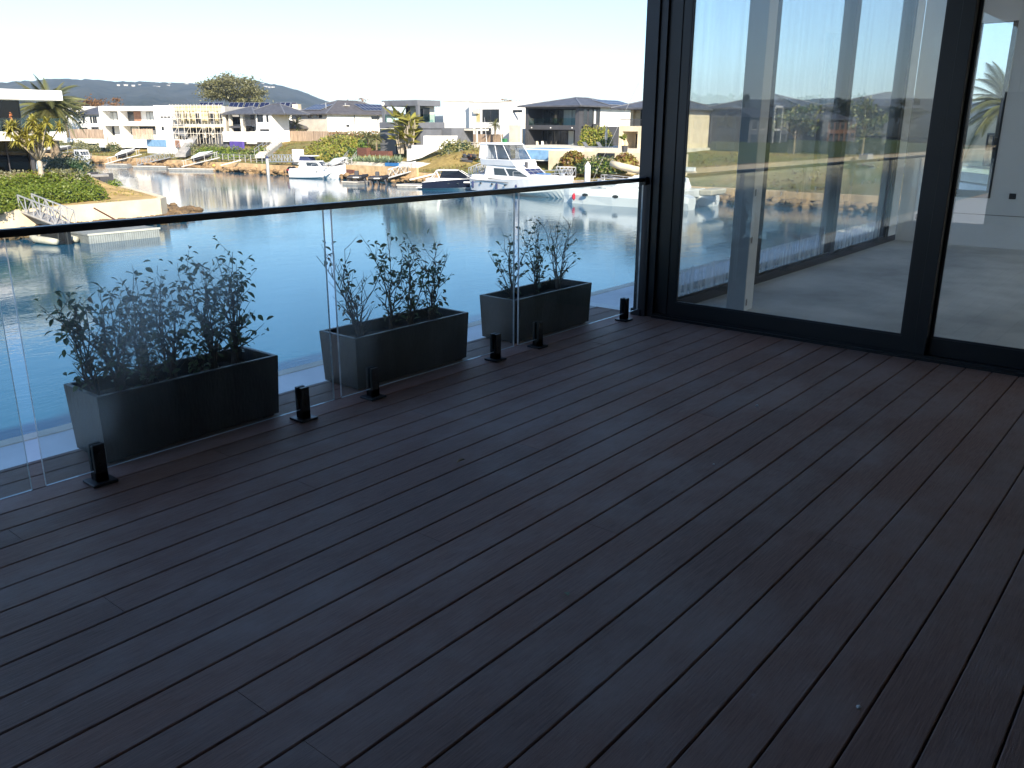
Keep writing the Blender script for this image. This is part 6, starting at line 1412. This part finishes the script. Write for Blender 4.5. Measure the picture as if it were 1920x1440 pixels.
# ---- cabin boat at the canal end
c = Boat('small_cabin_boat', 'white cabin boat beside the floating docks at the canal end', (70.5, 155.8), (69.4, 149.4)); LB = c.L
c.hull([(0, 1.15, 1.0, .85, .1, -.3), (2.5, 1.25, 1.0, 1.0, .15, -.3), (5, .8, .4, 1.3, .45, -.1), (LB, .05, .02, 1.5, 1.0, .5)], [M['gel']]*3); bt, tp = (1.0, 4.4, 1.05, .7, 1.0), (1.2, 3.4, .95, .75, 2.25); c.cab('cabin', M['gel'], bt, tp)
for sg in (-1, 1): c.side_window(bt, tp, .15, .45, .45, .9, M['dglass'], sg); c.side_window(bt, tp, .5, .9, .45, .9, M['dglass'], sg)
c.front_window(bt, tp, -.9, .9, .4, .9, M['dglass'], 3); c.rail([(3.2, 1.1, 1.1), (4.8, .8, 1.3), (6.0, .2, 1.45), (6.0, -.2, 1.45), (4.8, -.8, 1.3), (3.2, -1.1, 1.1)], .5); c.cab('hardtop', M['gel'], (.6, 3.6, 1.0, .8, 2.26), (.8, 3.4, .9, .7, 2.36))
# ---- covered boats on sloping lifts
def lift_boat(label, pa, pb, cover, group='small boats on sloping lifts'):
    pa = Vector(pa); pb = Vector(pb); d = pb-pa; t = thing('boat_on_lift', label, 'boat', pa, math.atan2(d.y, d.x), group); L0 = math.hypot(d.x, d.y); k = d.z/L0
    b = MB(); rings = []
    for x, hb, zs, zk in ((0, .85, .75, .15), (L0*.4, .95, .8, .12), (L0*.75, .65, .9, .2), (L0, .05, 1.05, .7)):
        z = k*x; rings.append([(x, -hb, z+zs), (x, -hb*.8, z+zs*.5), (x, 0, z+zk), (x, hb*.8, z+zs*.5), (x, hb, z+zs)])
    b.loft(rings); b.build('hull', M['charcoal'], t, world=False)
    b = MB(); rings = []
    for x, hb, zs, zr in ((-.1, .88, .74, 1.0), (L0*.35, .98, .8, 1.35), (L0*.75, .68, .9, 1.2), (L0+.05, .06, 1.06, 1.1)):
        z = k*x; rings.append([(x, -hb, z+zs), (x, -hb*.5, z+zr*.97), (x, 0, z+zr), (x, hb*.5, z+zr*.97), (x, hb, z+zs)])
    b.loft(rings); b.build('cover', M[cover], t, world=False)
    b = MB()
    for sg in (-1, 1):
        b.beam((-1.5, sg*1.1, k*-1.5-.1), (L0+.8, sg*1.1, k*(L0+.8)-.1), .12); b.beam((-1.5, sg*1.1, k*-1.5+.7), (L0+.6, sg*1.1, k*(L0+.6)+.8), .06)
        for i in range(4): x = -1.2+(L0+1.6)*i/3; b.beam((x, sg*1.1, k*x-.1), (x, sg*1.1, k*x+.75), .06)
    for i in range(5): x = -1.2+(L0+1.6)*i/4; b.beam((x, -1.1, k*x-.1), (x, 1.1, k*x-.1), .08)
    b.build('lift_frame', M['galv'], t, world=False)
lift_boat('boat under a pale green tarp on a sloping lift above the jet skis', px(362, 306, 71.3), px(400, 297, 73.6), 'tarp')
lift_boat('boat under a white cover on a sloping lift right of the cabin boat', px(220, 300, 71.3), px(254, 291, 73.6), 'gel')
lift_boat('dinghy under a white cover beyond the tree aloe', px(100, 292, 73.6)+Vector((0, 6, 0)), px(134, 284, 76), 'gel')
lift_boat('dinghy under a grey white cover on the lift behind the fishing boat', px(620, 320, 71.8), px(648, 311, 73.8), 'curtain')
# ---- jet skis
def jetski(label, p, rz, m_):
    t = thing('jet_ski', label, 'jet ski', p, rz, 'jet skis parked on the floating dock'); b = MB()
    b.loft([[(-1.4, -.45, .3), (-1.4, 0, .05), (-1.4, .45, .3), (-1.4, .4, .5), (-1.4, -.4, .5)], [(0, -.55, .35), (0, 0, 0), (0, .55, .35), (0, .5, .6), (0, -.5, .6)], [(1.0, -.4, .5), (1.0, 0, .1), (1.0, .4, .5), (1.0, .3, .72), (1.0, -.3, .72)], [(1.6, -.05, .62), (1.6, 0, .5), (1.6, .05, .62), (1.6, .04, .7), (1.6, -.04, .7)]]); b.build('hull', M[m_], t, world=False, bev=.04)
    b = MB(); b.loft([[(-1.2, -.2, .5), (-1.2, .2, .5), (-1.2, .16, .85), (-1.2, -.16, .85)], [(.1, -.22, .6), (.1, .22, .6), (.1, .16, .95), (.1, -.16, .95)]]); b.build('seat', M['black'], t, world=False, bev=.05)
    b = MB(); b.tube([(.5, -.4, 1.1), (.35, 0, 1.12), (.5, .4, 1.1)], .04, 6); b.tube([(.7, 0, .7), (.4, 0, 1.12)], .08, 6); b.build('handlebar', M['black'], t, world=False)
dz = Vector((0, 0, .02))
q = pz(383, 313.5, -4.73); jetski('red jet ski on the floating dock', (q.x+.8, q.y, -4.74), rad(-35), 'red'); q = pz(398, 314, -4.73); jetski('white jet ski on the floating dock', (q.x+.8, q.y-.6, -4.74), rad(-35), 'gel'); q = pz(411, 315, -4.73)
jetski('yellow jet ski at the right end of the floating dock', (q.x+.6, q.y, -4.74), rad(-35), 'yellow'); dock('small float under the yellow jet ski', (q.x+.6, q.y), rad(-60), 5.0, 2.4, -4.76)
# ---- black mooring frames and dinghies
def frame_boat(label, u0, u1, v):
    a = pz(u0, v, WZ); c = pz(u1, v, WZ); d = c-a; t = thing('black_dinghy', label, 'boat', (a.x, a.y, WZ), math.atan2(d.y, d.x), 'black dinghies on cradles below the agaves'); L0 = d.length; b = MB()
    for sg in (-1, 1): b.tube([(0, .75*sg, .75), (L0*.7, .75*sg, .78), (L0, .1*sg, 1.0)], [.22, .24, .16], 8)
    b.build('tube', M['black'], t, world=False); part(t, 'console', M['charcoal'], (L0*.35, L0*.55, -.3, .3, .7, 1.5), bev=.04); part(t, 'cover', M['navycanvas'], (.2, L0*.7, -.6, .6, .8, .98), bev=.05); part(t, 'white_patch', M['gel'], (L0*.3, L0*.6, -.99, -.975, .75, .85)); b = MB()
    for x in (.3, L0*.45, L0*.85):
        for sg in (-1, 1): b.beam((x, .5*sg, .7), (x+.3, 1.0*sg, -.6), .12)
        b.beam((x, -.8, .55), (x, .8, .55), .14)
    b.build('cradle', M['charcoal'], t, world=False)
frame_boat('left black dinghy raised on a cradle below the agave row', 653, 690, 345); frame_boat('right black dinghy raised on a cradle below the agave row', 692, 728, 347)
# bare boat seen mirrored: moored by the west lawn
c = Boat('moored_launch', 'white launch moored by the west lawn, mirrored in the door glass', (-150, 50), (-142, 49.5)); c.hull([(0, 1.1, 1, .9, .1, -.3), (4, 1.2, .9, 1.0, .2, -.3), (c.L, .05, .02, 1.4, 1.0, .5)], [M['gel']]*3); c.cab('cabin', M['gel'], (1.5, 5, 1, .8, .95), (1.8, 4.2, .9, .7, 2.2))
